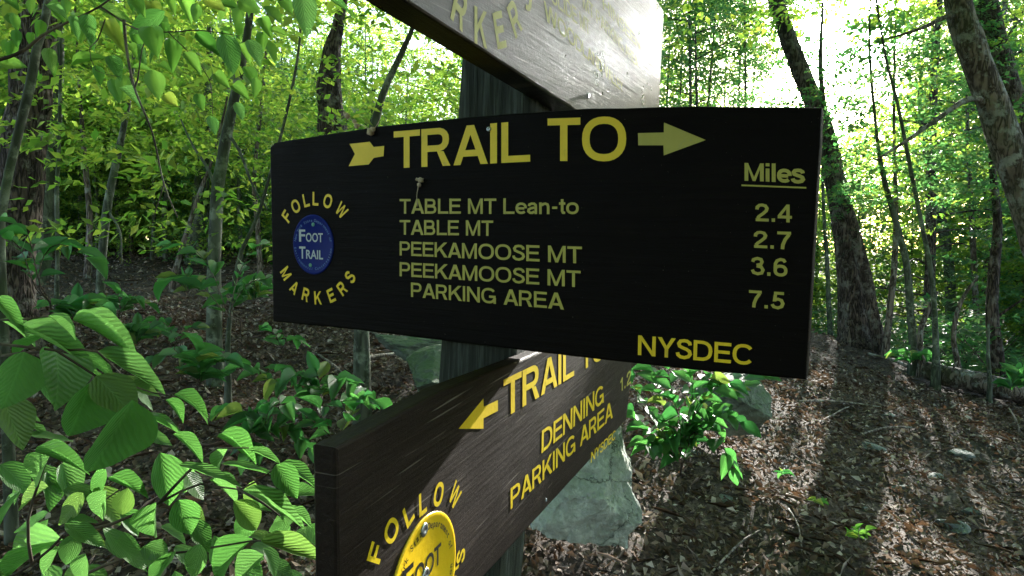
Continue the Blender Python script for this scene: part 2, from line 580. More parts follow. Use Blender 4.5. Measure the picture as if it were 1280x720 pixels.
def crown_data(rng, nsp, z0, z1, rad, nl, L, droop=.25, rise=.15, wr=.52, shape=None, sl=(.5, 1.0), stubs=None, jit=.35):
    P_, A_, U_, L_ = [], [], [], []
    for k in range(nsp):
        a = rng.uniform(0, 2 * math.pi)
        u = rng.uniform(0, 1)
        z = z0 + (z1 - z0) * u
        rr = rad * (shape(u) if shape else (1 - .55 * u)) * math.sqrt(rng.uniform(.02, 1))
        ln = rng.uniform(*sl)
        p, ax, up, ll = spray(rng, nl, ln, droop, L, wr, jit)
        tilt = rng.normal(rise, .2)
        c, s = math.cos(tilt), math.sin(tilt)
        for arr in (p, ax):
            x0, z0_ = arr[:, 0].copy(), arr[:, 2].copy()
            arr[:, 0] = x0 * c - z0_ * s; arr[:, 2] = x0 * s + z0_ * c
        a2 = a + rng.normal(0, .5)
        p, ax, up = rotz(a2, p), rotz(a2, ax), rotz(a2, up)
        o = np.array([math.cos(a) * rr, math.sin(a) * rr, z])
        P_.append(p + o); A_.append(ax); U_.append(up); L_.append(ll)
        if stubs is not None: stubs.append((a, rr, z, a2, ln))
    P_, A_, U_, L_ = map(np.concatenate, (P_, A_, U_, L_))
    return bulk(P_, A_, U_, L_, L_ * wr)


# ------------------------------------------------------------------ lettering
SW = .165
H_ = SW / 2


def arc(cx, cy, rx, ry, a0, a1, n=10, e=2.3):
    out = []
    for i in range(n + 1):
        a = R(a0 + (a1 - a0) * i / n)
        c, s = math.cos(a), math.sin(a)
        out.append((cx + rx * math.copysign(abs(c) ** (2 / e), c), cy + ry * math.copysign(abs(s) ** (2 / e), s)))
    return out


def bowl(x0, yt, yb, xa, rx):
    return [(x0, yt), (xa, yt)] + arc(xa, (yt + yb) / 2, rx, (yt - yb) / 2, 80, -80, 8) + [(xa, yb), (x0, yb)]


S_PTS = [(.63, .71), (.60, .83), (.49, .91), (.36, .925), (.20, .89), (.12, .76), (.16, .63), (.34, .545), (.47, .50), (.60, .41), (.64, .27), (.56, .14), (.38, .075), (.21, .10), (.10, .19), (.07, .31)]


def st(*p): return ('s', list(p))
def po(*p): return ('p', list(p))


GL = {
    'T': (.78, [st((0, 1 - H_), (.74, 1 - H_)), st((.37, 0), (.37, 1 - SW))]),
    'R': (.86, [st((H_, 0), (H_, 1)), ('s', bowl(SW, 1 - H_, .47, .44, .22)), po((.42, .40), (.60, .38), (.78, 0), (.58, 0))]),
    'A': (.90, [po((0, 0), (.18, 0), (.435, .76), (.435, 1), (.34, 1)), po((.87, 0), (.69, 0), (.435, .76), (.435, 1), (.53, 1)), st((.24, .29), (.63, .29))]),
    'I': (.30, [st((H_ + .03, 0), (H_ + .03, 1))]),
    'L': (.74, [st((H_, 0), (H_, 1)), st((SW, H_), (.68, H_))]),
    'O': (1.0, [('r', arc(.47, .5, .39, .425, 0, 360, 28)[:-1])]),
    'M': (1.02, [st((H_, 0), (H_, 1)), st((.94 - H_, 0), (.94 - H_, 1)), po((SW, 1), (SW, .70), (.40, 0), (.47, 0), (.47, .22)), po((.94 - SW, 1), (.94 - SW, .70), (.54, 0), (.47, 0), (.47, .22))]),
    'B': (.86, [st((H_, 0), (H_, 1)), ('s', bowl(SW, 1 - H_, .53, .45, .18)), ('s', bowl(SW, .49, H_, .47, .22))]),
    'E': (.80, [st((H_, 0), (H_, 1)), st((SW, 1 - H_), (.73, 1 - H_)), st((SW, .52), (.68, .52)), st((SW, H_), (.74, H_))]),
    'F': (.74, [st((H_, 0), (H_, 1)), st((SW, 1 - H_), (.70, 1 - H_)), st((SW, .50), (.64, .50))]),
    'P': (.82, [st((H_, 0), (H_, 1)), ('s', bowl(SW, 1 - H_, .44, .43, .24))]),
    'K': (.88, [st((H_, 0), (H_, 1)), po((SW, .30), (SW, .52), (.62, 1), (.84, 1)), po((.30, .55), (.42, .68), (.87, 0), (.65, 0))]),
    'S': (.78, [('s', S_PTS)]),
    'N': (.90, [st((H_, 0), (H_, 1)), st((.82 - H_, 0), (.82 - H_, 1)), po((SW, 1), (SW, .73), (.82 - SW, 0), (.82 - SW, .27))]),
    'G': (.98, [('s', arc(.46, .5, .38, .425, 38, 345, 18)), st((.48, .44), (.885, .44)), st((.83, 0), (.83, .37))]),
    'D': (.92, [st((H_, 0), (H_, 1)), ('s', bowl(SW, 1 - H_, H_, .36, .40))]),
    'Y': (.84, [st((.41, 0), (.41, .42)), po((0, 1), (.19, 1), (.41, .58), (.41, .42), (.33, .42)), po((.82, 1), (.63, 1), (.41, .58), (.41, .42), (.49, .42))]),
    'V': (.84, [po((0, 1), (.18, 1), (.41, .25), (.41, 0), (.32, 0)), po((.82, 1), (.64, 1), (.41, .25), (.41, 0), (.50, 0))]),
    'W': (1.20, [po((0, 1), (.17, 1), (.33, .28), (.33, 0), (.24, 0)), po((.33, 0), (.33, .28), (.50, 1), (.58, 1), (.58, .75), (.42, 0)), po((.83, 0), (.83, .28), (.66, 1), (.58, 1), (.58, .75), (.74, 0)), po((1.16, 1), (.99, 1), (.83, .28), (.83, 0), (.92, 0))]),
    'C': (.94, [('s', arc(.46, .5, .38, .425, 38, 322, 18))]),
    'H': (.90, [st((H_, 0), (H_, 1)), st((.82 - H_, 0), (.82 - H_, 1)), st((SW, .52), (.82 - SW, .52))]),
    '1': (.62, [st((.36, 0), (.36, 1)), po((.08, .68), (.08, .80), (.278, .98), (.278, .70))]),
    '2': (.72, [('s', [(.09, .66), (.11, .80), (.21, .90), (.34, .92), (.49, .88), (.57, .74), (.53, .60), (.38, .44), (.20, .28), (.12, .165)]), st((.03, H_), (.65, H_))]),
    '3': (.72, [('s', [(.08, .72), (.12, .85), (.31, .92), (.49, .87), (.54, .74), (.48, .60), (.27, .55)]), ('s', [(.27, .50), (.50, .46), (.59, .30), (.52, .13), (.32, .08), (.13, .14), (.06, .29)])]),
    '4': (.74, [st((.49, 0), (.49, 1)), po((.41, .98), (.41, .74), (.17, .37), (.0, .37)), st((.0, .29), (.68, .29))]),
    '5': (.72, [st((.16, .92), (.62, .92)), po((.10, .44), (.26, .44), (.30, .835), (.15, .835)), ('s', [(.20, .53), (.34, .59), (.50, .53), (.57, .35), (.51, .17), (.34, .08), (.15, .13), (.07, .27)])]),
    '6': (.74, [('r', arc(.35, .32, .255, .238, 0, 360, 18)[:-1]), ('s', [(.58, .77), (.50, .89), (.36, .92), (.20, .85), (.11, .68), (.095, .40)])]),
    '7': (.70, [st((.03, 1 - H_), (.64, 1 - H_)), ('s', [(.55, .835), (.38, .55), (.28, .25), (.26, 0)])]),
    '.': (.36, [st((.15, 0), (.15, .19))]),
    'i': (.30, [st((.12, 0), (.12, .73)), st((.12, .85), (.12, 1.02))]),
    'l': (.30, [st((.12, 0), (.12, 1.02))]),
    'e': (.68, [('s', arc(.34, .365, .265, .29, 0, 318, 16)), st((.15, .36), (.52, .36))]),
    's': (.64, [('s', [(x * .86, y * .745) for x, y in S_PTS])]),
    'a': (.70, [st((.52, 0), (.52, .40)), ('s', [(.52, .40), (.51, .56), (.42, .65), (.27, .655), (.15, .60), (.12, .50)]), ('s', [(.44, .41), (.25, .37), (.11, .29), (.09, .17), (.19, .08), (.32, .08), (.44, .16)])]),
    'n': (.72, [st((.09, 0), (.09, .73)), ('s', [(.17, .54), (.26, .63), (.38, .655), (.50, .60), (.54, .47), (.54, 0)])]),
    't': (.42, [('s', [(.20, .93), (.20, .20), (.25, .09), (.37, .085)]), st((.02, .66), (.118, .66)), st((.282, .66), (.38, .66))]),
    'o': (.74, [('r', arc(.36, .365, .28, .29, 0, 360, 20)[:-1])]),
    '-': (.42, [st((.05, .40), (.34, .40))]),
    ' ': (.38, []),
}


def strip(pts, w, closed):
    """mitred ribbon round a centre line: left and right points"""
    n = len(pts); out = []
    for i in range(n):
        p = Vector(pts[i])
        a = Vector(pts[i - 1]) if (closed or i) else None
        b = Vector(pts[(i + 1) % n]) if (closed or i < n - 1) else None
        d1 = (p - a).normalized() if a is not None else None
        d2 = (b - p).normalized() if b is not None else None
        if d1 is None: d1 = d2
        if d2 is None: d2 = d1
        n1 = Vector((-d1.y, d1.x)); n2 = Vector((-d2.y, d2.x))
        m = (n1 + n2)
        m = m.normalized() if m.length > .05 else n1
        k = w / 2 / max(.5, m.dot(n1))
        out.append((p + m * k, p - m * k))
    return out


def glyph_mesh(ch, w=SW):
    V, F, Lr = [], [], []
    for k, (typ, pts) in enumerate(GL[ch][1]):
        if typ == 'p':
            b = len(V)
            V += [Vector(p) for p in pts]; Lr += [k] * len(pts)
            for t in tessellate_polygon([[Vector((*p, 0)) for p in pts]]):
                F.append(tuple(b + i for i in t))
            continue
        cl = typ == 'r'
        s = strip(pts, w, cl)
        b = len(V)
        for l, r in s: V += [l, r]; Lr += [k, k]
        n = len(s)
        for i in range(n if cl else n - 1):
            j = (i + 1) % n
            F.append((b + 2 * i, b + 2 * i + 1, b + 2 * j + 1, b + 2 * j))
    return V, F, Lr


def homography(src, dst):
    A, B = [], []
    for (x, y), (u, v) in zip(src, dst):
        A.append([x, y, 1, 0, 0, 0, -u * x, -u * y]); B.append(u)
        A.append([0, 0, 0, x, y, 1, -v * x, -v * y]); B.append(v)
    h = np.linalg.solve(np.array(A, float), np.array(B, float))
    return lambda x, y: ((h[0] * x + h[1] * y + h[2]) / (h[6] * x + h[7] * y + 1), (h[3] * x + h[4] * y + h[5]) / (h[6] * x + h[7] * y + 1))


class Board:
    """a plank in its own frame: x along it, y up, z out of its face"""
    def __init__(s, point, h, up):
        s.h = h.normalized()
        s.n = s.h.cross(up).normalized()
        s.u = s.n.cross(s.h)
        s.m = Matrix((s.h, s.u, s.n)).transposed().to_4x4()
        s.m.translation = point
        s.inv = s.m.inverted()
        s.p = point

    def at(s, px, py, z=0.0):
        d = ray(px, py)
        q = s.p + s.n * z
        t = (q - EYE).dot(s.n) / d.dot(s.n)
        return s.inv @ (EYE + d * t)

    def build(s, label, cat, group):
        s.root = empty('trail_sign', None, label, cat, group, matrix=s.m)
        return s.root

    def lift(s, name, V, F, Lr, mat, z=.0007, parent=None, fn=None, flip=True):
        out = []
        for v, k in zip(V, Lr):
            q = fn(v)
            out.append((q.x, q.y, z + k * .00006))
        FF = []
        for f in F:
            a, b, c = (Vector(out[i]) for i in f[:3])
            FF.append(f if (b - a).cross(c - a).z > 0 else tuple(reversed(f)))
        return link(name, mesh(name, out, FF, mat), parent or s.root)

    def text(s, txt, quad, mat, w=SW, z=.0007, track=0.0, parent=None, name='lettering'):
        """QUAD: the line's lower left, lower right, upper right, upper left as seen in the photograph"""
        loc = [s.at(*q) for q in quad]
        V, F, Lr, x = [], [], [], 0.0
        for c in txt:
            v, f, l = glyph_mesh(c, w)
            b = len(V)
            V += [Vector((p.x + x, p.y)) for p in v]; Lr += l
            F += [tuple(b + i for i in ff) for ff in f]
            x += GL[c][0] + track
        x0 = min(v.x for v in V); x1 = max(v.x for v in V)
        H = homography([(x0, 0), (x1, 0), (x1, 1), (x0, 1)], [(q.x, q.y) for q in loc])
        return s.lift(name, V, F, Lr, mat, z, parent, lambda v: Vector(H(v.x, v.y)))

    def ring_text(s, txt, c, rx, ry, size, a0, a1, mat, w=SW, bottom=False, parent=None, xs=1.0):
        """letters round a circle (centre C in board metres); baseline radius rx, ry"""
        V, F, Lr = [], [], []
        for i, ch in enumerate(txt):
            a = R(a0 + (a1 - a0) * i / max(1, len(txt) - 1))
            v, f, l = glyph_mesh(ch, w)
            xc = (min(p.x for p in v) + max(p.x for p in v)) / 2
            b = len(V)
            o = Vector((c.x + rx * math.cos(a), c.y + ry * math.sin(a)))
            out = Vector((math.cos(a), math.sin(a)))
            if bottom: out = -out
            tx = Vector((out.y, -out.x))
            for p in v:
                V.append(o + tx * ((p.x - xc) * size * xs) + out * (p.y * size))
            Lr += l; F += [tuple(b + k for k in ff) for ff in f]
        return s.lift('lettering', V, F, Lr, mat, .0007, parent, lambda v: v)

    def letters_at(s, items, c, size, mat, w=.20, bottom=False, xs=.85, sy=1.0):
        """letters set one by one round a point; ITEMS: (letter, where it stands in the photograph)"""
        V, F, Lr = [], [], []
        for ch, p in items:
            o = s.at(*p)
            v, f, l = glyph_mesh(ch, w)
            xc = (min(q.x for q in v) + max(q.x for q in v)) / 2
            out = (Vector((o.x, o.y)) - Vector((c.x, c.y * 1.0))).normalized()
            if bottom: out = -out
            tx = Vector((out.y, -out.x)); b = len(V)
            V += [Vector((o.x, o.y)) + tx * ((q.x - xc) * size * xs) + out * ((q.y - .5) * size) for q in v]
            Lr += l; F += [tuple(b + k for k in ff) for ff in f]
        return s.lift('lettering', V, F, Lr, mat, .0007, None, lambda v: v)

    def poly(s, name, pts, mat, z=.0007, parent=None):
        q = [s.at(*p) for p in pts]
        F = [tuple(t) for t in tessellate_polygon([[Vector((a.x, a.y, 0)) for a in q]])]
        return s.lift(name, q, F, [0] * len(q), mat, z, parent, lambda v: v)

    def slab(s, outline, thick, mat):
        """OUTLINE: board-frame points, anticlockwise; a plank with eased edges and a slightly wavy rim"""
        pts = []
        n = len(outline)
        for i in range(n):
            a, b = Vector(outline[i]).to_2d(), Vector(outline[(i + 1) % n]).to_2d()
            k = max(1, int((b - a).length / .02))
            for j in range(k):
                p = a.lerp(b, j / k)
                d = .0009 * noise.noise(Vector((p.x * 25, p.y * 25, 1))) + .0014 * min(0, noise.noise(Vector((p.x * 60, p.y * 60, 5))) + .25)
                pts.append(p + Vector((d, d * .7)))
        m = len(pts)
        c = sum(pts, Vector((0, 0))) / m
        ez = .003
        rings = []
        for inset, z in ((ez, 0), (ez * .3, -ez * .3), (0, -ez), (0, -thick + ez), (ez, -thick)):
            ring = []
            for i in range(m):
                t = (pts[(i + 1) % m] - pts[i - 1]).normalized()
                nrm = Vector((t.y, -t.x))
                q = pts[i] - nrm * inset
                ring.append((q.x, q.y, z))
            rings.append(ring)
        V = [v for r_ in rings for v in r_]
        F = []
        for r_ in range(4):
            for i in range(m):
                j = (i + 1) % m
                F.append((r_ * m + i, (r_ + 1) * m + i, (r_ + 1) * m + j, r_ * m + j))
        F.append(tuple(range(m))); F.append(tuple(reversed(range(4 * m, 5 * m))))
        return link('board', mesh('board', V, F, mat), s.root)

    def disc(s, c, r, mat, z=.0016, kx=1.0, ky=1.0):
        """a thin stamped plastic disc with a rounded rim"""
        V, F = [], []
        n = 48
        for rr, zz in ((r, 0.0002), (r, z * .7), (r * .985, z), (r * .94, z), (r * .93, z * .85), (0, z * .85)):
            for k in range(n):
                a = 2 * math.pi * k / n
                V.append((c.x + kx * rr * math.cos(a), c.y + ky * rr * math.sin(a), zz))
        for j in range(5):
            for k in range(n):
                k2 = (k + 1) % n
                F.append((j * n + k, j * n + k2, (j + 1) * n + k2, (j + 1) * n + k))
        me = mesh('marker_disc', V, F, mat, True)
        return link('marker_disc', me, s.root)

    def nail(s, c, r, mat, parent, h=.0015, z=0.0, name='nail'):
        V, F = [], []
        n = 14
        prof = ((r, 0), (r, h * .5), (r * .8, h * .9), (r * .35, h), (r * .3, h * .6), (0.0001, h * .6))
        for rr, zz in prof:
            for k in range(n):
                a = 2 * math.pi * k / n
                V.append((c.x + rr * math.cos(a), c.y + rr * math.sin(a), z + zz))
        for j in range(len(prof) - 1):
            for k in range(n):
                k2 = (k + 1) % n
                F.append((j * n + k, j * n + k2, (j + 1) * n + k2, (j + 1) * n + k))
        return link(name, mesh(name, V, F, mat, True), parent)

    def disc_text(s, parent, txt, c, height, width, mat, z=.0017, dy=0.0, dx=0.0, arc_r=None, a0=0, a1=0, bottom=False, bold=.02):
        """flat print on a marker, in the scene's own built-in type"""
        V, F = [], []

        def one(t):
            cu = bpy.data.curves.new('type', 'FONT'); cu.body = t; cu.size = 1; cu.offset = bold; cu.resolution_u = 3
            ob = bpy.data.objects.new('type', cu)
            me = bpy.data.meshes.new_from_object(ob)
            vs = [Vector((v.co.x, v.co.y)) for v in me.vertices]; fs = [tuple(p.vertices) for p in me.polygons]
            bpy.data.objects.remove(ob); bpy.data.curves.remove(cu); bpy.data.meshes.remove(me)
            return vs, fs
        if arc_r is None:
            vs, fs = one(txt)
            x0 = min(v.x for v in vs); x1 = max(v.x for v in vs); y1 = max(v.y for v in vs)
            for v in vs: V.append(Vector((c.x + dx + ((v.x - x0) / (x1 - x0) - .5) * width, c.y + dy + v.y / y1 * height)))
            F = fs
        else:
            n = len(txt)
            for i, ch in enumerate(txt):
                if ch == ' ': continue
                a = R(a0 + (a1 - a0) * i / (n - 1))
                vs, fs = one(ch)
                xc = (min(v.x for v in vs) + max(v.x for v in vs)) / 2
                out = Vector((math.cos(a), math.sin(a)))
                o = Vector((c.x, c.y)) + out * arc_r
                if bottom: out = -out
                tx = Vector((out.y, -out.x))
                b = len(V)
                V += [o + tx * ((v.x - xc) * height * 1.3) + out * (v.y * height * 1.3) for v in vs]
                F += [tuple(b + k for k in f) for f in fs]
        return s.lift('lettering', V, F, [0] * len(V), mat, z, parent, lambda v: v)


def camdir(x, y, z): return (CR @ Vector((x, y, z))).normalized()


H_MAIN = camdir(1555, -100, 818)
UP = camdir(140, 8877, 818)
H_LOW = camdir(312, 79, -818)
UP_LOW = (UP - H_LOW * UP.dot(H_LOW)).normalized()

main = Board(P(1018, 300, .715), H_MAIN, UP)
TH = .038
# the post's near edge is where the backs of the two sets of boards meet
back = Board(main.p - main.n * (TH + .001), H_MAIN, UP)
corner = back.m @ back.at(648, 330)
low_n = H_LOW.cross(UP_LOW).normalized()
TL = .023
lower = Board(corner + low_n * (TL + .001), H_LOW, UP_LOW)
H_UP = camdir(405, 79, -818)
upper = Board(corner + low_n * (TH + .001), H_UP, (UP - H_UP * UP.dot(H_UP)).normalized())


def edge_pts(b, pts): return [b.at(*p) for p in pts]


# ---- the sign that faces the viewer
main.build('wide dark brown trail sign facing the viewer, TRAIL TO with a column of miles', 'trail sign', 'trail signs bolted to the post')
out = edge_pts(main, [(337, 184), (341, 402), (450, 413), (560, 427), (700, 444), (860, 462), (1008, 475), (1018, 300), (1028, 134), (870, 132.5), (720, 136), (583, 146), (470, 158), (343, 178)])
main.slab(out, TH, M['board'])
Y = M['yellow']


def c5(*p): return [(490 + x / 4.236, 230 + y / 4.236) for x, y in p]
def c6(*p): return [(920 + x / 3.427, 190 + y / 3.427) for x, y in p]


main.text('TRAIL', [(492.5, 210.5), (663, 202), (663, 150.5), (492.5, 164.5)], Y)
main.text('TO', [(684.8, 201.3), (783, 201.3), (783, 145.3), (684.8, 148.3)], Y)
main.poly('arrow_head', [(797.7, 166.5), (829.9, 165.7), (830.2, 153.3), (882.4, 175.1), (829.9, 194.3), (829.5, 181.7), (798, 181.7)], M['yellow_pale'])
main.poly('arrow_tail', [(437.5, 180), (462.5, 177.2), (467.5, 183.8), (480.6, 182.5), (479.8, 195.2), (467.5, 197.5), (461.2, 205.6), (436.2, 207.8), (444, 192.5)], Y)
SM = .15
YP = M['yellow_pale']
main.text('TABLE MT Lean-to', c5((42, 157), (990, 160), (990, 74), (42, 79)), YP, SM)
main.text('TABLE MT', c5((42, 268), (537, 275), (537, 193), (42, 190)), YP, SM)
main.text('PEEKAMOOSE MT', c5((42, 378), (1007, 421), (1007, 331), (42, 303)), YP, SM)
main.text('PEEKAMOOSE MT', c5((42, 488), (1000, 547), (1000, 459), (42, 413)), YP, SM)
main.text('PARKING AREA', c5((102, 597), (912, 665), (912, 578), (102, 521)), YP, SM)
main.text('Miles', c6((37, 123), (297, 134), (297, 55), (37, 47)), YP, .19)
main.poly('underline', c6((24, 139), (301, 150), (301, 157), (24, 146)), YP)
main.text('2.4', c6((83, 296), (240, 302), (240, 226), (83, 220)), YP, .16)
main.text('2.7', c6((76, 410), (236, 418), (236, 342), (76, 337)), YP, .16)
main.text('3.6', c6((64, 526), (221, 535), (221, 455), (64, 448)), YP, .16)
main.text('7.5', c6((56, 664), (209, 676), (209, 601), (56, 591)), YP, .16)
main.text('NYSDEC', [(797.4, 443.5), (939.5, 456.5), (940.5, 431), (798, 419)], Y, .16)
cc = main.at(396.7, 309.3)
e1, e2 = main.at(396.7, 309.3 - 70.4), main.at(396.7, 309.3 + 74)
g1, g2 = main.at(348.6, 309), main.at(445, 311)
ro = ((e1 - e2).length + (g1 - g2).length) / 4
def c2(*p): return [(a, (340 + x / 4.235, 220 + y / 4.235)) for a, x, y in p]


oc = Vector((-.733, -.030, 0))
main.letters_at(c2(('F', 80, 213), ('O', 127, 160), ('L', 182, 128), ('L', 232, 120), ('O', 297, 133), ('W', 370, 182)), oc, .0215, Y)
main.letters_at(c2(('M', 75, 515), ('A', 120, 590), ('R', 180, 628), ('K', 245, 645), ('E', 315, 632), ('R', 372, 595), ('S', 415, 535)), oc, .0215, Y, bottom=True)
dc = main.at(391.8, 305.7)
dr = ((main.at(391.8, 268.4) - main.at(391.8, 343)).length + (main.at(367, 305) - main.at(417.2, 306.5)).length) / 4
d = main.disc(dc, dr, M['blue_disc'], kx=.96, ky=1.05)
main.disc_text(d, 'F', dc, dr * .42, dr * .30, M['white_ink'], dy=dr * .10, dx=-dr * .50)
main.disc_text(d, 'OOT', dc, dr * .31, dr * .80, M['white_ink'], dy=dr * .10, dx=dr * .08)
main.disc_text(d, 'T', dc, dr * .42, dr * .30, M['white_ink'], dy=-dr * .50, dx=-dr * .50)
main.disc_text(d, 'RAIL', dc, dr * .31, dr * .80, M['white_ink'], dy=-dr * .50, dx=dr * .08)
main.disc_text(d, 'New York State Department of', dc, dr * .11, 0, M['blue_ink'], arc_r=dr * .80, a0=170, a1=10, bold=.01)
main.disc_text(d, 'Environmental Conservation', dc, dr * .11, 0, M['blue_ink'], arc_r=dr * .90, a0=190, a1=350, bottom=True, bold=.01)
main.nail(main.at(392.4, 280.7), dr * .07, M['nail_green'], d, z=.0014)
main.nail(main.at(389, 331.5), dr * .07, M['nail_green'], d, z=.0014)
main.nail(main.at(611.5, 161.5), .0035, M['metal'], main.root, h=.003, name='bolt')

# ---- the lower sign, side on
lower.build('lower trail sign turned side on, DENNING PARKING AREA in yellow with a yellow round marker', 'trail sign', 'trail signs bolted to the post')
tl, tr = lower.at(420, 560), lower.at(797, 384)
br, bl0 = lower.at(783, 525), lower.at(606, 720)
dirb = (br - bl0).normalized()
bl = br - dirb * ((br.x - tl.x) / dirb.x)
mid1, mid2 = lower.at(553, 488), lower.at(662, 445)
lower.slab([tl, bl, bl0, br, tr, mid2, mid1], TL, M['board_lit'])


def c1b(*p): return [(560 + x / 6, 430 + y / 6) for x, y in p]
def c3b(*p): return [(620 + x / 3.6, 450 + y / 3.6) for x, y in p]
def c5b(*p): return [(720 + x / 6, 440 + y / 6) for x, y in p]
def c4b(*p): return [(440 + x / 5.54, 590 + y / 5.54) for x, y in p]


lower.text('TRAIL', c1b((413, 560), (943, 236), (943, 10), (413, 268)), Y)
lower.text('TO', c1b((1000, 200), (1170, 105), (1170, -92), (1000, -15)), Y)
lower.poly('arrow', c1b((75, 635), (262, 408), (264, 470), (370, 420), (371, 500), (262, 558), (262, 635)), Y)
lower.text('DENNING', c3b((203, 420), (483, 190), (483, 106), (205, 318)), Y, SM)
lower.text('PARKING AREA', c3b((64, 672), (524, 258), (524, 180), (64, 578)), Y, SM)
lower.text('NYSDEC', c3b((425, 464), (535, 354), (537, 312), (427, 416)), Y, SM)
lower.text('1.2', c5b((330, 302), (411, 232), (412, 128), (331, 203)), M['yellow_pale'], SM)
# round marker: the circle through three points of its rim
q1, q2, q3 = (lower.at(*c4b(p)[0]) for p in ((297, 690), (545, 280), (697, 400)))


def circ(a, b, c):
    ax, ay, bx, by, cx, cy_ = a.x, a.y, b.x, b.y, c.x, c.y
    d = 2 * (ax * (by - cy_) + bx * (cy_ - ay) + cx * (ay - by))
    ux = ((ax * ax + ay * ay) * (by - cy_) + (bx * bx + by * by) * (cy_ - ay) + (cx * cx + cy_ * cy_) * (ay - by)) / d
    uy = ((ax * ax + ay * ay) * (cx - bx) + (bx * bx + by * by) * (ax - cx) + (cx * cx + cy_ * cy_) * (bx - ax)) / d
    o = Vector((ux, uy, 0))
    return o, (Vector((ax, ay, 0)) - o).length


dc2, dr2 = circ(q1, q2, q3)
d = lower.disc(dc2, dr2, M['yellow_disc'])
lower.disc_text(d, 'F', dc2, dr2 * .42, dr2 * .30, M['black_ink'], dy=dr2 * .10, dx=-dr2 * .50)
lower.disc_text(d, 'OOT', dc2, dr2 * .31, dr2 * .80, M['black_ink'], dy=dr2 * .10, dx=dr2 * .08)
lower.disc_text(d, 'T', dc2, dr2 * .42, dr2 * .30, M['black_ink'], dy=-dr2 * .50, dx=-dr2 * .50)
lower.disc_text(d, 'RAIL', dc2, dr2 * .31, dr2 * .80, M['black_ink'], dy=-dr2 * .50, dx=dr2 * .08)
lower.disc_text(d, 'New York State Department of', dc2, dr2 * .11, 0, M['black_ink'], arc_r=dr2 * .78, a0=172, a1=12, bold=.01)
lower.disc_text(d, 'Environmental Conservation', dc2, dr2 * .11, 0, M['black_ink'], arc_r=dr2 * .88, a0=188, a1=350, bottom=True, bold=.01)
lower.nail(lower.at(528.5, 662), dr2 * .10, M['metal'], d, z=.0015)
lower.nail(lower.at(530, 718), dr2 * .10, M['metal'], d, z=.0015)
# arcs of lettering round it, measured glyph by glyph
RR2 = dr2 * ro / dr
oc = Vector((-.325, -.285, 0))
lower.letters_at([(a, c4b((x, y))[0]) for a, x, y in (('F', 160, 560), ('O', 270, 405), ('L', 388, 290), ('L', 487, 213), ('O', 597, 153), ('W', 710, 160))], oc, .0235, Y, xs=.92)
lower.letters_at([(a, c4b((x, y))[0]) for a, x, y in (('S', 750, 582), ('R', 700, 690), ('E', 640, 790), ('K', 540, 930), ('R', 420, 1020), ('A', 300, 1080))], oc, .022, Y, bottom=True, xs=.92)
lower.nail(lower.at(682, 625), .003, M['metal'], lower.root, h=.002, name='bolt')

# ---- the upper sign, side on above
upper.build('uppermost trail sign turned side on and glaring in the sun, WOODLAND VALLEY lettering', 'trail sign', 'trail signs bolted to the post')
b0, b1 = upper.at(505, 0), upper.at(713, 134)
db = (b1 - b0).normalized()
rx_ = upper.at(823, 132).x
lx_ = upper.at(452, -34).x
ubr = b0 + db * ((rx_ - b0.x) / db.x)
ubl = b0 + db * ((lx_ - b0.x) / db.x)
nb = Vector((-db.y, db.x, 0))
UH = .33
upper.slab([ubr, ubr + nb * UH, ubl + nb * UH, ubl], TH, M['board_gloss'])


def c8(*p): return [(660 + x / 5.144, y / 5.144) for x, y in p]


upper.text('WOODLAND VALLEY', c8((103, 125), (610, 598), (604, 532), (98, 0)), YP, .14)
upper.text('SLIDE MT', c8((150, 20), (395, 228), (388, 130), (140, -110)), YP, .14)
upper.text('MT PARKING AREA', c8((352, 52), (708, 440), (700, 365), (345, -48)), YP, .14)
upper.text('HINSEEN', c8((480, 60), (722, 330), (716, 255), (475, -30)), YP, .14)
uc = upper.at(622, -62)
ur = RR2 * 1.15
upper.ring_text('MARKERS', upper.at(600, -125), ur * .99, ur * .99, ur * .255, 211, 331, YP, .20, bottom=True, xs=.82)
upper.nail(upper.at(735, 120), .004, M['metal'], upper.root, h=.002, name='bolt')

# ---- the post
PW = .132
ax_up = (Vector((0, 0, 1)) + Vector((.075, 0, 0))).normalized()
hm = Vector((H_MAIN.x, H_MAIN.y, 0)).normalized(); hl = Vector((H_LOW.x, H_LOW.y, 0)).normalized()
c00 = corner
quad = [c00, c00 + hl * PW, c00 + hl * PW - hm * PW, c00 - hm * PW]
zb = gz(corner.x, corner.y) - .15
base = Vector((corner.x, corner.y, zb))
V, F = [], []
NZ, NS = 90, 9
cen = sum(quad, Vector()) / 4
for iz in range(NZ + 1):
    z = zb + (2.45 - zb) * iz / NZ
    off = ax_up * ((z - 1.55) / ax_up.z)
    for k in range(4):
        a, b = quad[k], quad[(k + 1) % 4]
        for j in range(NS):
            p = a.lerp(b, j / NS)
            q = Vector((p.x + off.x, p.y + off.y, z))
            rr = 1 - .0
            d = (Vector((p.x, p.y)) - Vector((cen.x, cen.y)))
            g = noise.noise(Vector((p.x * 60, p.y * 60, z * 2.2))) * .004 - (0.006 if j == 0 else 0)
            dn = Vector((d.x, d.y, 0)).normalized()
            V.append(q + dn * min(g, 0.0) - base)
m = 4 * NS
for iz in range(NZ):
    for k in range(m):
        k2 = (k + 1) % m
        F.append((iz * m + k, iz * m + k2, (iz + 1) * m + k2, (iz + 1) * m + k))
F.append(tuple(range(NZ * m, NZ * m + m)))
po_ = link('signpost', mesh('signpost', V, [tuple(reversed(f)) if False else f for f in F], M['post']), None, loc=base)
tag(po_, 'square weathered timber post, leaning a little, that carries the three trail signs', 'signpost')

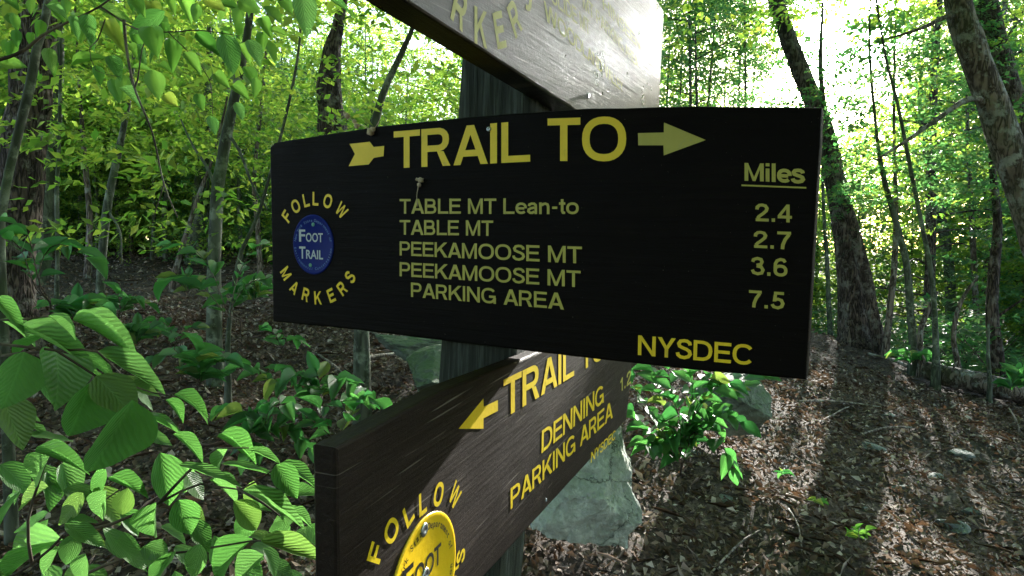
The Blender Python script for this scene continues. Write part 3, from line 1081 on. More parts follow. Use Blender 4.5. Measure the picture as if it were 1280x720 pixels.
# ================================================================== NATURE
def rock(name, loc, size, seed, mat, sub=4, flat=1.0, rot=0.0, facets=9):
    """an angular, weathered block: a ball cut by random planes, then roughened"""
    rng = random.Random(seed)
    import bmesh
    bm = bmesh.new()
    bmesh.ops.create_icosphere(bm, subdivisions=sub, radius=1)
    cuts = []
    for i in range(facets):
        d = Vector((rng.gauss(0, 1), rng.gauss(0, 1), rng.gauss(0, .8))).normalized()
        cuts.append((d, rng.uniform(.50, .82)))
    for v in bm.verts:
        p = v.co.copy()
        for d, h in cuts:
            k = p.dot(d)
            if k > h: p -= d * (k - h) * .98
        q = p * 2.1 + Vector((seed, 0, 0))
        ridge = 1 - abs(noise.noise(q * 1.3 + Vector((3, 1, 7)))) * 2
        p *= 1 + .08 * noise.noise(q) + .05 * noise.noise(q * 3) + .02 * noise.noise(q * 9) + .008 * noise.noise(q * 24) - .035 * max(0, ridge - .93) / .07 + .012 * noise.noise(q * 14)
        lay = math.sin(p.z * 16 + noise.noise(p * 2) * 3)
        p *= 1 + .015 * lay
        v.co = Vector((p.x * size[0], p.y * size[1], p.z * size[2] * flat))
    me = bpy.data.meshes.new(name); bm.to_mesh(me); bm.free()
    for p in me.polygons: p.use_smooth = False
    me.materials.append(mat)
    o = link(name, me, None, loc=loc)
    o.rotation_euler = (rng.uniform(-.12, .12), rng.uniform(-.12, .12), rot)
    return o


def ground_hit(px, py, y0=1.0, y1=60):
    """where the line of sight through a place in the photograph meets the ground"""
    d = ray(px, py)
    t = y0
    while t < y1:
        p = EYE + d * t
        if p.z < gz(p.x, p.y): return p
        t += .02 + t * .003
    return EYE + d * y1


b = rock('boulder', P(722, 606, 2.75) + Vector((0, .12, 0)), (.30, .34, .36), 7, M['rock'], sub=6, rot=.9, facets=15)
tag(b, 'large cracked grey green boulder lying just behind the lower trail sign', 'boulder')
b = rock('boulder', P(560, 482, 3.9) + Vector((0, .2, 0)), (.42, .45, .22), 12, M['rock_moss'], sub=5, rot=.3)
tag(b, 'flat mossy rock on the leaf litter left of the post, under the wide sign', 'boulder')
b = rock('boulder', P(535, 442, 4.8) + Vector((0, .2, 0)), (.55, .3, .13), 18, M['rock_moss'], sub=5, rot=.2)
tag(b, 'low dark mossy ledge farther back behind the flat mossy rock', 'boulder')
b = rock('boulder', P(935, 515, 4.1) + Vector((0, .2, 0)), (.28, .3, .21), 23, M['rock_moss'], sub=5, rot=1.1)
tag(b, 'rounded dark mossy rock beside the trail, behind the leafy shrub', 'boulder')
b = rock('boulder', P(150, 432, 5.6) + Vector((0, 0, -.05)), (.16, .14, .12), 29, M['rock_moss'], sub=4, rot=1.1)
tag(b, 'small mossy stump-like rock in the litter on the left slope', 'boulder')

STN = [(1090, 562, .11, 'flat green grey stone, widest of those lying on the trail'), (1172, 600, .08, 'pale pointed stone tilted on the right of the trail'),
       (1110, 520, .06, 'small grey stone in the upper middle of the trail'), (870, 568, .05, 'stone sunk in the litter right of the shrub tip'),
       (1080, 640, .06, 'round stone near the bottom of the trail'), (1190, 660, .09, 'dark mossy stone low on the right of the trail'),
       (1215, 640, .06, 'grey stone touching the dark mossy stone'), (975, 484, .07, 'dark stone on the trail beneath the wide sign corner'),
       (1035, 468, .07, 'stone in the sun patch high on the trail'), (1240, 560, .05, 'small stone at the right edge of the trail'),
       (1200, 572, .11, 'broad green stone embedded right of the trail'), (905, 625, .06, 'brown stone among the chips in the middle litter'),
       (980, 585, .06, 'half buried stone in the centre of the trail'), (1125, 612, .07, 'low stone between the two sun patches')]
for i, (px, py, s_, lab) in enumerate(STN):
    g = ground_hit(px, py)
    rr = random.Random(i)
    o = rock('stone', g + Vector((0, 0, s_ * .12)), (s_ * rr.uniform(.8, 1.1), s_ * rr.uniform(.7, 1), s_ * .42), 40 + i, M['stone'], sub=3, rot=rr.uniform(0, 3))
    tag(o, lab, 'stone', 'stones on the trail')

# ---- leaf litter, too many to count
rng = np.random.default_rng(5)
N1, N2 = 88000, 55000
th = rng.uniform(R(-58), R(52), N1); dd = 1.3 + 7.2 * rng.uniform(0, 1, N1) ** .75
lx = np.sin(th) * dd; ly = np.cos(th) * dd
th = rng.uniform(R(-58), R(52), N2); d2 = 6 + 12 * rng.uniform(0, 1, N2) ** .8
lx = np.concatenate([lx, np.sin(th) * d2]); ly = np.concatenate([ly, np.cos(th) * d2])
n_ = len(lx)
lz = G(lx, ly) + rng.uniform(.004, .03, n_)
e = .05
gx = (G(lx + e, ly) - G(lx - e, ly)) / (2 * e); gy = (G(lx, ly + e) - G(lx, ly - e)) / (2 * e)
a = rng.uniform(0, 2 * np.pi, n_)
ax = np.stack([np.cos(a), np.sin(a), np.cos(a) * gx + np.sin(a) * gy + rng.normal(0, .28, n_)], 1)
up = np.stack([-gx + rng.normal(0, .38, n_), -gy + rng.normal(0, .38, n_), np.ones(n_)], 1)
L = rng.uniform(.014, .050, n_) * (1 + .3 * (rng.uniform(0, 1, n_) > .9)) * np.where(np.arange(n_) < N1, 1, 1.25)
Wd = L * rng.uniform(.3, .75, n_)
big = rng.uniform(0, 1, n_) < .05
L = np.where(big, rng.uniform(.05, .085, n_), L); Wd = np.where(big, L * .5, Wd)
tw = rng.uniform(0, 1, n_) < .025
L = np.where(tw, rng.uniform(.08, .24, n_), L); Wd = np.where(tw, .005, Wd)
ax[tw, 2] *= .3
V, F = bulk(np.stack([lx, ly, lz], 1), ax, up, L, Wd)
# curl each leaf
Lc = np.where(tw, 0, L)
k = V.reshape(n_, 5, 3); k[:, 2, 2] += rng.uniform(-.2, .5, n_) * Lc; k[:, 1, 2] += rng.uniform(-.1, .35, n_) * Lc; k[:, 3, 2] += rng.uniform(-.1, .3, n_) * Lc
tag(link('leaf_litter', np_mesh('leaf_litter', k.reshape(-1, 3), F, M['litter'])), 'brown and grey dead leaves covering the forest floor', 'leaf litter', kind='stuff')

# ---- sticks on the ground
STK = [([(805 + 190, 505), (1045, 508), (1100, 512)], .011, 'long grey stick lying across the sunlit trail below the wide sign'),
       ([(1023, 532), (1050, 520), (1062, 512)], .008, 'short stick leaning against the long grey stick'),
       ([(1085, 446), (1120, 458), (1155, 470), (1172, 468)], .022, 'pale crooked branch on the crest that points to the log'),
       ([(1076, 547), (1110, 541), (1150, 539)], .010, 'dark stick across the upper middle of the trail'),
       ([(985, 643), (997, 668), (1003, 700)], .005, 'thin root curving down the litter near the bottom'),
       ([(890, 720), (925, 690), (950, 668)], .006, 'bent twig in the litter at the bottom left of the trail'),
       ([(1258, 500), (1268, 530), (1275, 545)], .010, 'upright broken twig at the right edge'),
       ([(432, 465), (460, 458), (492, 448)], .022, 'weathered grey branch on the slope left of the post'),
       ([(395, 445), (415, 462), (428, 470)], .010, 'stick slanting down to the weathered branch'),
       ([(462, 417), (476, 430), (488, 436)], .018, 'split piece of dead wood beneath the wide sign'),
       ([(20, 618), (60, 622), (98, 612)], .004, 'bare pale twig in the dark at the far left')]
for i, (pp, r_, lab) in enumerate(STK):
    pts = []
    for j, q in enumerate(pp):
        g = ground_hit(*q)
        pts.append(Vector((g.x, g.y, gz(g.x, g.y) + r_ + .012 + (.02 if j == 1 else 0))))
    if lab.startswith('upright'):
        pts = [pts[-1], pts[-1] + Vector((-.03, .02, .12)), pts[-1] + Vector((-.08, .04, .22))]
    tb = Tubes().add(pts, [r_ * .8] + [r_] * (len(pts) - 2) + [r_ * .5], 7, .04, .15, 12)
    o0 = pts[0].copy()
    tag(link('stick', tb.mesh('stick', M['deadwood'], o0), None, loc=o0), lab, 'stick', 'sticks on the ground')

# ---- the fallen log on the crest
pts = []
for px, py, d, up_ in ((1155, 462, 7.6, 0), (1190, 471, 7.4, 0), (1230, 480, 7.2, 0), (1275, 490, 7.0, 0), (1340, 503, 6.9, 0)):
    q = P(px, py, d); pts.append(Vector((q.x, q.y, q.z)))
lg = empty('fallen_log', pts[0], 'mossy fallen log on the crest right of the trail', 'log')
tb = Tubes().add([p - pts[0] for p in pts], [.10, .12, .12, .11, .10], 18, .06, .22, 5)
link('trunk', tb.mesh('trunk', M['bark_brown']), lg)
for j, (i0, dv) in enumerate(((1, Vector((-.1, -.15, .16))), (3, Vector((.12, -.1, .22))))):
    a_ = pts[i0] - pts[0]
    tb = Tubes().add([a_, a_ + dv * .6, a_ + dv * 1.3 + Vector((.05, 0, .0))], [.02, .014, .006], 6, .03, .15, 9)
    link('branch_stub', tb.mesh('branch_stub', M['deadwood']), lg)

# ---- trees whose stems one can follow -------------------------------------------------


def stem(name, cat, label, path, widths, depth, mat, ext=None, base_px=None, group=None, limbs=(), rough=.15, seg=14, flare=1.9, ddepth=0.0, parts=True, freq=4):
    """PATH: the stem as the photograph shows it, from the foot up; WIDTHS in the photograph's pixels"""
    g = None
    pts = [P(x, y, depth + ddepth * i / max(1, len(path) - 1)) for i, (x, y) in enumerate(path)]
    rad = [w / 2 / FPX * depth for w in widths]
    foot = pts[0].copy()
    gzz = gz(foot.x, foot.y)
    if foot.z > gzz - .02:
        dn = (pts[0] - pts[1]).normalized()
        f = Vector((foot.x + dn.x * .1, foot.y, gzz - .12))
        pts.insert(0, f); rad.insert(0, rad[0] * flare)
    if ext:
        dv = (pts[-1] - pts[-2]).normalized()
        dv = Vector((dv.x * .6, dv.y * .6, dv.z)).normalized()
        pts.append(pts[-1] + dv * ext * .5); rad.append(rad[-1] * .75)
        pts.append(pts[-1] + Vector((0, 0, ext * .5))); rad.append(rad[-1] * .45)
    base = Vector((pts[0].x, pts[0].y, gz(pts[0].x, pts[0].y)))
    root = empty(name, base, label, cat, group)
    tb = Tubes().add(pts, rad, seg, max(.05, rad[0] * .6), rough, freq / max(.25, depth / 8))
    link('trunk', tb.mesh('trunk', mat, base), root)
    for lp in limbs:
        lpts = [P(x, y, d_) for x, y, d_ in lp[0]]
        tb = Tubes().add(lpts, lp[1], 7, .08, .08, 6)
        link('limb', tb.mesh('limb', mat, base), root)
    return root, pts, rad, base


def add_crown(root, me, loc, scale=1.0, rz=0.0, name='crown'):
    o = link(name, me, root)
    o.location = loc; o.rotation_euler = (0, 0, rz); o.scale = (scale,) * 3
    o['kind'] = 'stuff'
    return o


# shared foliage
rng = np.random.default_rng(21)


def crown_mesh(name, mat, **kw):
    V, F = crown_data(rng, **kw)
    return np_mesh(name, V, F, mat)


egg = lambda u: .35 + .9 * math.sin(math.pi * min(1, .12 + .82 * u)) * (1 - .35 * u)
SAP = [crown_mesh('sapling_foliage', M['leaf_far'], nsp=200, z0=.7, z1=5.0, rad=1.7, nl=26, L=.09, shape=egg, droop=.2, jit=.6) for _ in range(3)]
SAPM = [crown_mesh('young_maple_foliage', M['leaf_cool'], nsp=190, z0=.4, z1=4.0, rad=1.5, nl=24, L=.10, shape=egg, wr=.75, droop=.15, jit=.55) for _ in range(2)]
TALL = [crown_mesh('tree_foliage', M['leaf_far'], nsp=800, z0=0, z1=6.5, rad=3.6, nl=30, L=.12, shape=egg, sl=(.8, 1.5), jit=.6) for _ in range(2)]
LIT = [crown_mesh('hanging_foliage', M['leaf_mid'], nsp=26, z0=-.6, z1=.8, rad=.9, nl=20, L=.075, shape=lambda u: 1, droop=.3, sl=(.35, .7)) for _ in range(3)]
HEM = [crown_mesh('hemlock_foliage', M['needle'], nsp=150, z0=-1.6, z1=3, rad=1.9, nl=60, L=.05, wr=.22, shape=lambda u: 1.1 - .5 * u, droop=.35, sl=(.4, .9), jit=.2) for _ in range(2)]
BUSH = [crown_mesh('undergrowth_foliage', M['leaf_cool'], nsp=34, z0=.1, z1=1.1, rad=.8, nl=18, L=.085, wr=.7, shape=lambda u: 1 - .4 * u, sl=(.3, .6)) for _ in range(2)]

# left side
root, pts, rad, base = stem('forest_tree', 'tree', 'thick dark rough-barked tree at the left edge of the photo', [(12, 372), (18, 300), (28, 220), (36, 130), (44, 60), (52, -20)], [46, 44, 46, 44, 42, 38], 5.2, M['bark_dark'], ext=4, rough=.4)
add_crown(root, TALL[0], Vector((.6, .4, 5.2)), 1.0, .4)
root, pts, rad, base = stem('sapling', 'tree', 'thin blue grey sapling crossing in front of the thick dark left tree', [(2, 330), (5, 250), (22, 170), (38, 105), (46, 60), (62, -10)], [9, 10, 10, 11, 10, 9], 2.6, M['bark_grey'], ext=2, rough=.06)
root, pts, rad, base = stem('forest_tree', 'tree', 'slim grey green tree standing between the left edge and the wide sign', [(270, 478), (268, 420), (268, 330), (272, 240), (285, 160), (300, 90), (312, 20)], [22, 19, 16, 15, 13, 11, 9], 4.6, M['bark_grey'], ext=2.5, rough=.09, flare=1.3,
                             limbs=(([(284, 165, 4.6), (300, 190, 4.5), (315, 230, 4.4), (334, 262, 4.3)], [.012, .01, .008, .005]), ([(272, 250, 4.6), (262, 215, 4.7), (240, 180, 4.8), (222, 140, 5)], [.014, .011, .008, .004])))
add_crown(root, SAP[1], Vector((.2, .3, .3)), .85, 2.0)
root, pts, rad, base = stem('sapling', 'tree', 'slender dark sapling with a forked top, left of the slim grey tree', [(125, 388), (127, 330), (134, 260), (148, 190), (160, 130), (168, 60)], [12, 10, 10, 8, 6, 4], 6.2, M['bark_grey'], ext=1.5, rough=.07, limbs=(([(134, 262, 6.2), (150, 290, 6.1), (152, 330, 6.0)], [.012, .009, .004]),))
add_crown(root, SAP[2], Vector((0, 0, 1.2)), .8, 1.0)
for i, (pth, w, d, lab) in enumerate([
    ([(71, 378), (72, 310), (71, 240), (74, 170)], [6, 5, 5, 4], 5.0, 'pencil-thin sapling catching the sun near the left edge'),
    ([(110, 330), (112, 270), (106, 200), (100, 120)], [8, 7, 6, 4], 9, 'thin upright sapling behind the sunlit one on the left'),
    ([(240, 345), (246, 290), (250, 230), (258, 150)], [22, 18, 14, 10], 11, 'dark crooked trunk leaning behind the slim grey tree'),
    ([(165, 335), (163, 270), (160, 200), (158, 100)], [6, 5, 5, 3], 12, 'hair-thin stem deep in the left wood'),
    ([(208, 340), (205, 280), (210, 200), (206, 90)], [7, 6, 5, 4], 11, 'thin stem midway between the forked sapling and the slim tree'),
    ([(325, 335), (322, 280), (318, 220), (330, 100)], [7, 6, 5, 4], 10, 'thin dark stem just left of the wide sign'),
    ([(285, 430), (290, 380), (300, 320), (330, 245)], [6, 5, 5, 4], 4.2, 'bare whip-like stem leaning toward the wide sign'),
    ([(218, 345), (232, 295), (250, 240), (268, 190)], [7, 6, 5, 3], 8, 'slanting thin sapling crossing behind the slim grey tree'),
    ([(50, 360), (56, 290), (62, 220), (70, 130)], [20, 18, 17, 14], 8, 'dim trunk half hidden beside the thick left tree')]):
    root, pts, rad, base = stem('sapling', 'tree', lab, pth, w, d, M['bark_brown' if i % 2 else 'bark_grey'], ext=2, rough=.08, seg=8)
    if d > 7: add_crown(root, SAP[i % 3], Vector((0, 0, .9)), .9, i)
root, pts, rad, base = stem('forest_tree', 'tree', 'dark broken-barked trunk rising just behind the top edge of the wide sign', [(425, 345), (420, 250), (415, 165), (412, 110), (416, 60), (430, -10)], [46, 44, 40, 32, 20, 12], 7.0, M['bark_dark'], ext=4, rough=.35)
add_crown(root, SAP[0], Vector((.1, -.3, 1.6)), .8, .5)
root, pts, rad, base = stem('forest_tree', 'tree', 'slanted limbless trunk seen between the upper sign and the left leaves', [(452, 330), (460, 200), (478, 120), (505, 60), (520, 20)], [14, 12, 9, 7, 5], 4.0, M['bark_grey'], ext=1, rough=.06)

# right side
root, pts, rad, base = stem('forest_tree', 'tree', 'tall trunk that leans up behind the right end of the wide sign toward the sun', [(1070, 420), (1066, 370), (1058, 300), (1043, 220), (1026, 150), (1001, 90), (979, 30), (960, -40)], [40, 32, 27, 24, 22, 21, 19, 17], 9.2, M['bark_dark'], ext=4, rough=.2, flare=1.6, freq=5)
link('shelf_growth', crown_mesh('shelf_growth', M['leaf_cool'], nsp=6, z0=0, z1=.5, rad=.15, nl=12, L=.06, sl=(.15, .3)), root).location = P(1062, 300, 8.9) - base
root, pts, rad, base = stem('forest_tree', 'tree', 'dark trunk leaning left against the foot of the tall leaning trunk', [(1101, 438), (1092, 400), (1083, 350), (1068, 290), (1052, 235), (1040, 190)], [16, 15, 15, 14, 12, 8], 8.8, M['bark_dark'], ext=2, rough=.12)
root, pts, rad, base = stem('forest_tree', 'tree', 'big grey tree leaning left at the right edge, nearest the viewer', [(1335, 470), (1318, 380), (1297, 300), (1272, 220), (1240, 130), (1212, 50), (1192, -20)], [46, 41, 38, 36, 34, 32, 29], 6.0, M['bark_brown'], ext=4, rough=.14,
                             limbs=(([(1232, 135, 6.0), (1224, 124, 5.9), (1205, 126, 5.8), (1170, 150, 5.7), (1130, 178, 5.7), (1095, 200, 5.8)], [.035, .03, .025, .02, .015, .008]),
                                    ([(1203, 18, 6.0), (1180, 22, 5.9), (1150, 36, 5.8), (1110, 48, 5.8)], [.03, .022, .015, .006])))
add_crown(root, TALL[1], Vector((-.6, .5, 4.6)), 1.0, 1.4)
root, pts, rad, base = stem('forest_tree', 'tree', 'second dark tree close behind the big leaning tree at the right edge', [(1350, 420), (1318, 290), (1285, 190), (1262, 120), (1240, 40), (1228, -20)], [36, 34, 32, 30, 28, 26], 7.6, M['bark_dark'], ext=4, rough=.2)
root, pts, rad, base = stem('forest_tree', 'tree', 'short dark trunk rising behind the right end of the fallen log', [(1246, 474), (1244, 430), (1240, 390), (1242, 340), (1247, 280), (1240, 200)], [20, 17, 15, 13, 10, 7], 8.2, M['bark_dark'], ext=2, rough=.15, limbs=(([(1241, 400, 8.2), (1262, 385, 8.1), (1285, 370, 8.0)], [.02, .015, .01]),))
add_crown(root, SAP[0], Vector((0, 0, 1.4)), .8, 3)
for i, (pth, w, d, lab) in enumerate([
    ([(1142, 440), (1138, 390), (1133, 330), (1118, 270), (1104, 220), (1095, 160)], [10, 9, 8, 7, 6, 4], 8.0, 'thin grey green sapling between the leaning trunks and the log'),
    ([(1107, 440), (1112, 390), (1118, 330), (1120, 260), (1118, 190)], [9, 8, 7, 6, 4], 8.6, 'straight young stem right beside the leaning dark trunk'),
    ([(1170, 440), (1165, 350), (1152, 280), (1140, 220), (1122, 130), (1105, 60)], [8, 6, 5, 5, 4, 3], 7.4, 'dark wiry stem curving up toward the sun'),
    ([(1160, 420), (1165, 330), (1160, 250), (1163, 150)], [8, 7, 6, 5], 12, 'thin distant stem above the log'),
    ([(1190, 430), (1186, 330), (1172, 250), (1158, 190)], [14, 12, 11, 9], 14, 'mossy distant trunk behind the wiry stem'),
    ([(1222, 440), (1218, 340), (1214, 260), (1210, 180)], [7, 7, 6, 5], 12, 'upright distant stem left of the big leaning tree'),
    ([(1038, 425), (1036, 380), (1034, 330), (1030, 270)], [7, 6, 5, 4], 12, 'thin stem glimpsed between the wide sign and the leaning trunks'),
    ([(1197, 455), (1192, 420), (1200, 380), (1222, 345)], [7, 6, 5, 3], 8.0, 'forked sapling whose branch leans right over the log'),
    ([(1237, 476), (1235, 440), (1236, 405)], [5, 4, 3], 7.0, 'thin straight sprout in front of the log'),
    ([(1152, 452), (1150, 420), (1157, 395), (1172, 365)], [9, 7, 6, 4], 7.9, 'pale crooked sapling at the left end of the log')]):
    root, pts, rad, base = stem('sapling', 'tree', lab, pth, w, d, M['bark_grey' if i % 2 == 0 else 'bark_brown'], ext=(2 if i < 7 else None), rough=.08, seg=8)
    if i < 3: add_crown(root, HEM[0] if i == 2 else SAPM[i % 2], Vector((0, 0, 2.6 if i == 2 else 1.8)), .6, i)

# hemlock with long level branches
hb = Vector((7.3, 11.5, gz(7.3, 11.5)))
root = empty('hemlock_tree', hb, 'fine-needled hemlock with long level boughs right of the wide sign', 'tree')
tb = Tubes().add([Vector((0, 0, -.2)), Vector((.05, 0, 2)), Vector((0, 0, 5)), Vector((.1, 0, 8))], [.11, .09, .07, .03], 10, .3, .1)
rg_ = random.Random(3)
for k in range(22):
    a_ = rg_.uniform(0, 6.28); z_ = 1.3 + k * .27; ln = 2.0 - .04 * k
    tb.add([Vector((0, 0, z_)), Vector((math.cos(a_) * ln * .5, math.sin(a_) * ln * .5, z_ + .12)), Vector((math.cos(a_) * ln, math.sin(a_) * ln, z_ - .15))], [.02, .013, .004], 5, .3)
link('trunk', tb.mesh('trunk', M['bark_dark']), root)
add_crown(root, HEM[0], Vector((0, 0, 3.2)), 1.0, 0)
add_crown(root, HEM[1], Vector((0, 0, 6.2)), .8, 1)

# ---- young trees that fill the wood
proto = {}


def wood_tree(kind, x, y, s, rz, mat, cm, zc, h, label, group, r0=.045, lean=.15):
    z = gz(x, y)
    o = empty('young_tree' if kind == 'y' else 'tall_tree', Vector((x, y, z)), label, 'tree', group)
    key = (kind, cm.name)
    if key not in proto:
        rg2 = random.Random(len(proto))
        tb = Tubes()
        top = Vector((rg2.uniform(-.3, .3), rg2.uniform(-.3, .3), h))
        tb.add([Vector((0, 0, -.3)), Vector((lean * rg2.uniform(-1, 1), lean * rg2.uniform(-1, 1), h * .4)), top], [r0 * 1.2, r0 * .8, r0 * .25], 8, h / 14, .08)
        nb_ = 14 if kind == 'y' else 26
        for k in range(nb_):
            a_ = rg2.uniform(0, 6.28); z_ = h * (.25 + .7 * k / nb_); ln = (1.1 if kind == 'y' else 2.8) * rg2.uniform(.6, 1)
            c_, s_ = math.cos(a_), math.sin(a_)
            tb.add([Vector((0, 0, z_)), Vector((c_ * ln * .5, s_ * ln * .5, z_ + ln * .28)), Vector((c_ * ln, s_ * ln, z_ + ln * .35))], [r0 * .35, r0 * .22, r0 * .08], 4, ln / 4)
        proto[key] = tb.mesh('trunk', mat)
    t = link('trunk', proto[key], o); t.rotation_euler = (0, 0, rz); t.scale = (s, s, s)
    add_crown(o, cm, Vector((0, 0, zc * s)), s, rz)
    return o


rg2 = random.Random(99)
cnt = 0
placed = []


def free(x, y, dmin):
    for a_, b_ in placed:
        if (a_ - x) ** 2 + (b_ - y) ** 2 < dmin * dmin: return False
    return True


# clearings: where the photograph shows sun on leaves, litter and boards, nothing but odd twigs stands in its way
LITSPOTS = [P(250, 620, 1.05), P(100, 650, 1.05), P(370, 620, 1.05), P(100, 430, 1.2), P(180, 465, 1.2), P(300, 40, 1.9), P(120, 40, 1.9),
            lower.m @ lower.at(620, 530), lower.m @ lower.at(540, 620), upper.m @ upper.at(790, 60), EYE]
LITSPOTS += [ground_hit(x, y) for x, y in ((1045, 475), (1012, 520), (950, 620), (1150, 600), (1230, 640), (930, 665), (1130, 690), (1205, 503), (960, 600), (985, 650), (1003, 690), (1137, 640), (1147, 570), (1250, 600), (1252, 665), (1028, 495), (1018, 545), (160, 392), (230, 392), (300, 396), (470, 440))]
LITSPOTS += [P(x, y, d) for x, y, d in ((60, 200, 9), (180, 250, 11), (300, 150, 10), (420, 80, 9), (520, 60, 10), (1240, 280, 12), (1130, 350, 12), (880, 60, 12))]
SH = math.hypot(SUN.x, SUN.y)


def in_light(x, y, s, z0, z1, r):
    z = gz(x, y)
    for q in LITSPOTS:
        dx, dy = x - q.x, y - q.y
        along = (dx * SUN.x + dy * SUN.y) / SH
        if along < .3: continue
        off = abs(dx * SUN.y - dy * SUN.x) / SH
        h = q.z + along * SUN.z / SH
        if off < r * s and z + z0 * s < h < z + z1 * s: return True
    return False


def scatter(nw, xr, yr, dmin, test, fn):
    k = tries = 0
    while k < nw and tries < 6000:
        tries += 1
        y = rg2.uniform(*yr); x = rg2.uniform(xr[0], xr[1]) * y
        if not test(x, y) or not free(x, y, dmin): continue
        placed.append((x, y)); fn(x, y, k); k += 1
    return k


# left and centre wood
def left_young(x, y, k):
    s = rg2.uniform(.8, 1.25)
    wood_tree('y', x, y, s, rg2.uniform(0, 6), M['bark_grey'], (SAP + SAPM)[k % 5] if k % 4 else SAP[0], -.35 if y > 11.8 else 1.2, 5.2,
              'slender young tree with bright green leaves in the thicket behind the left slope', 'young trees filling the wood on the left')


def right_young(x, y, k):
    s = rg2.uniform(.8, 1.25)
    wood_tree('y', x, y, s, rg2.uniform(0, 6), M['bark_grey'], (SAP + SAPM)[k % 5], .5, 5.2,
              'slender young tree with bright green leaves below the crest on the right', 'young trees filling the wood on the right')


scatter(92, (-.95, .42), (9.5, 20), .95, lambda x, y: not (y < 11.5 and x > -6.5 and x < -.2) and not in_light(x, y, 1, .6, 5.3, 1.25) and not (-.36 < x / y < .42 and (y < 16 or rg2.random() < .6)), left_young)
scatter(62, (.42, 1.05), (9.8, 21), 1.0, lambda x, y: (x - 4.3) * .78 + (y - 9.5) * .62 > .9 and not in_light(x, y, 1, .8, 5.4, .5), right_young)


def low_young(x, y, k):
    wood_tree('y', x, y, rg2.uniform(.45, .7), rg2.uniform(0, 6), M['bark_grey'], (SAPM + SAP)[k % 5], -.5, 5.2,
              'low bushy young tree, leafy to the ground, at the brow of the left slope', 'low young trees along the brow of the left slope')


keep_placed = placed[:]; placed[:] = []
scatter(30, (-.85, -.16), (10.6, 14.5), .75, lambda x, y: True, low_young)
placed[:] = keep_placed


def tall(x, y, k):
    s = rg2.uniform(.9, 1.2)
    wood_tree('t', x, y, s, rg2.uniform(0, 6), M['bark_brown'], TALL[k % 2], 5.0, 11.5,
              'tall forest tree whose leafy crown closes the top of the wood', 'tall trees of the forest', r0=.14)


scatter(7, (-1.0, .05), (17, 32), 3.4, lambda x, y: not in_light(x, y, 1, 4.6, 12, 2.2), tall)
scatter(7, (.75, 1.2), (12, 30), 3.6, lambda x, y: not in_light(x, y, 1, 4.6, 12, 2.2), tall)
# unseen canopy trees, added over and behind the viewer to shade slope and sign
for k, (x, y) in enumerate([(-4.5, 1.5), (-1.5, -3.5), (3.2, -2.5), (-7.5, 5.5), (6.8, .5), (-5, -4), (6, -6), (.5, -7), (-3, -1.5), (1.2, -1.8), (4.2, -1), (-2, -5.5), (3.5, -5), (-6, -1)]):
    tall(x, y, k)

for k, (x, y) in enumerate([(-3.4, -2.4), (-1.7, -3.0), (0, -2.6), (1.8, -3.1), (3.5, -2.3), (-2.6, -4.2), (-.8, -4.4), (1.0, -4.6), (2.8, -4.2), (-4.6, -1.0), (4.9, -1.2), (0.2, -6)]):  # more unseen trees, added to keep sky light off the wide sign
    wood_tree('y', x, y, 1.0, k * 1.1, M['bark_grey'], SAP[k % 3], .1, 5.2, 'unseen leafy young tree added behind the viewer to block sky light', 'unseen young trees added behind the viewer for shade')

CANOPY = [crown_mesh('tree_foliage', M['leaf_cool' if k_ else 'leaf_far'], nsp=230, z0=-1.2, z1=3.4, rad=2.5, nl=26, L=.10, shape=lambda u: .75 + .3 * math.sin(3.1 * u), wr=.62, sl=(.6, 1.3), jit=.45) for k_ in range(2)]


def canopy_tree(x, y, k):
    wood_tree('t', x, y, 1.0, rg2.uniform(0, 6), M['bark_brown'], CANOPY[k % 2], 5.0 + rg2.uniform(-.8, 2.2), 10.5,
              'slim forest tree with a thin airy crown on the sunny side of the wood', 'airy trees toward the sun', r0=.10)


KEEP = LITSPOTS[:]
placed_low = placed[:]; placed[:] = []
LITSPOTS[:] = [EYE, lower.m @ lower.at(600, 560), upper.m @ upper.at(790, 60), P(200, 620, 1.05)] + [ground_hit(x, y) for x, y in ((1018, 520), (1028, 480), (1145, 600), (1137, 660), (960, 610), (990, 660), (1250, 620))]
scatter(30, (.02, 1.05), (13, 27), 2.1, lambda x, y: not in_light(x, y, 1, 3.9, 9, 1.1), canopy_tree)
LITSPOTS[:] = KEEP
AIRY = crown_mesh('tree_foliage', M['leaf_cool'], nsp=250, z0=-1.3, z1=1.6, rad=1.5, nl=24, L=.085, shape=lambda u: .7 + .4 * math.sin(3.1 * u), wr=.6, sl=(.4, .9), jit=.5)
AIRY2 = crown_mesh('tree_foliage', M['leaf_far'], nsp=260, z0=-1.5, z1=1.6, rad=1.5, nl=24, L=.085, shape=lambda u: .7 + .4 * math.sin(3.1 * u), sl=(.4, .9), jit=.5)
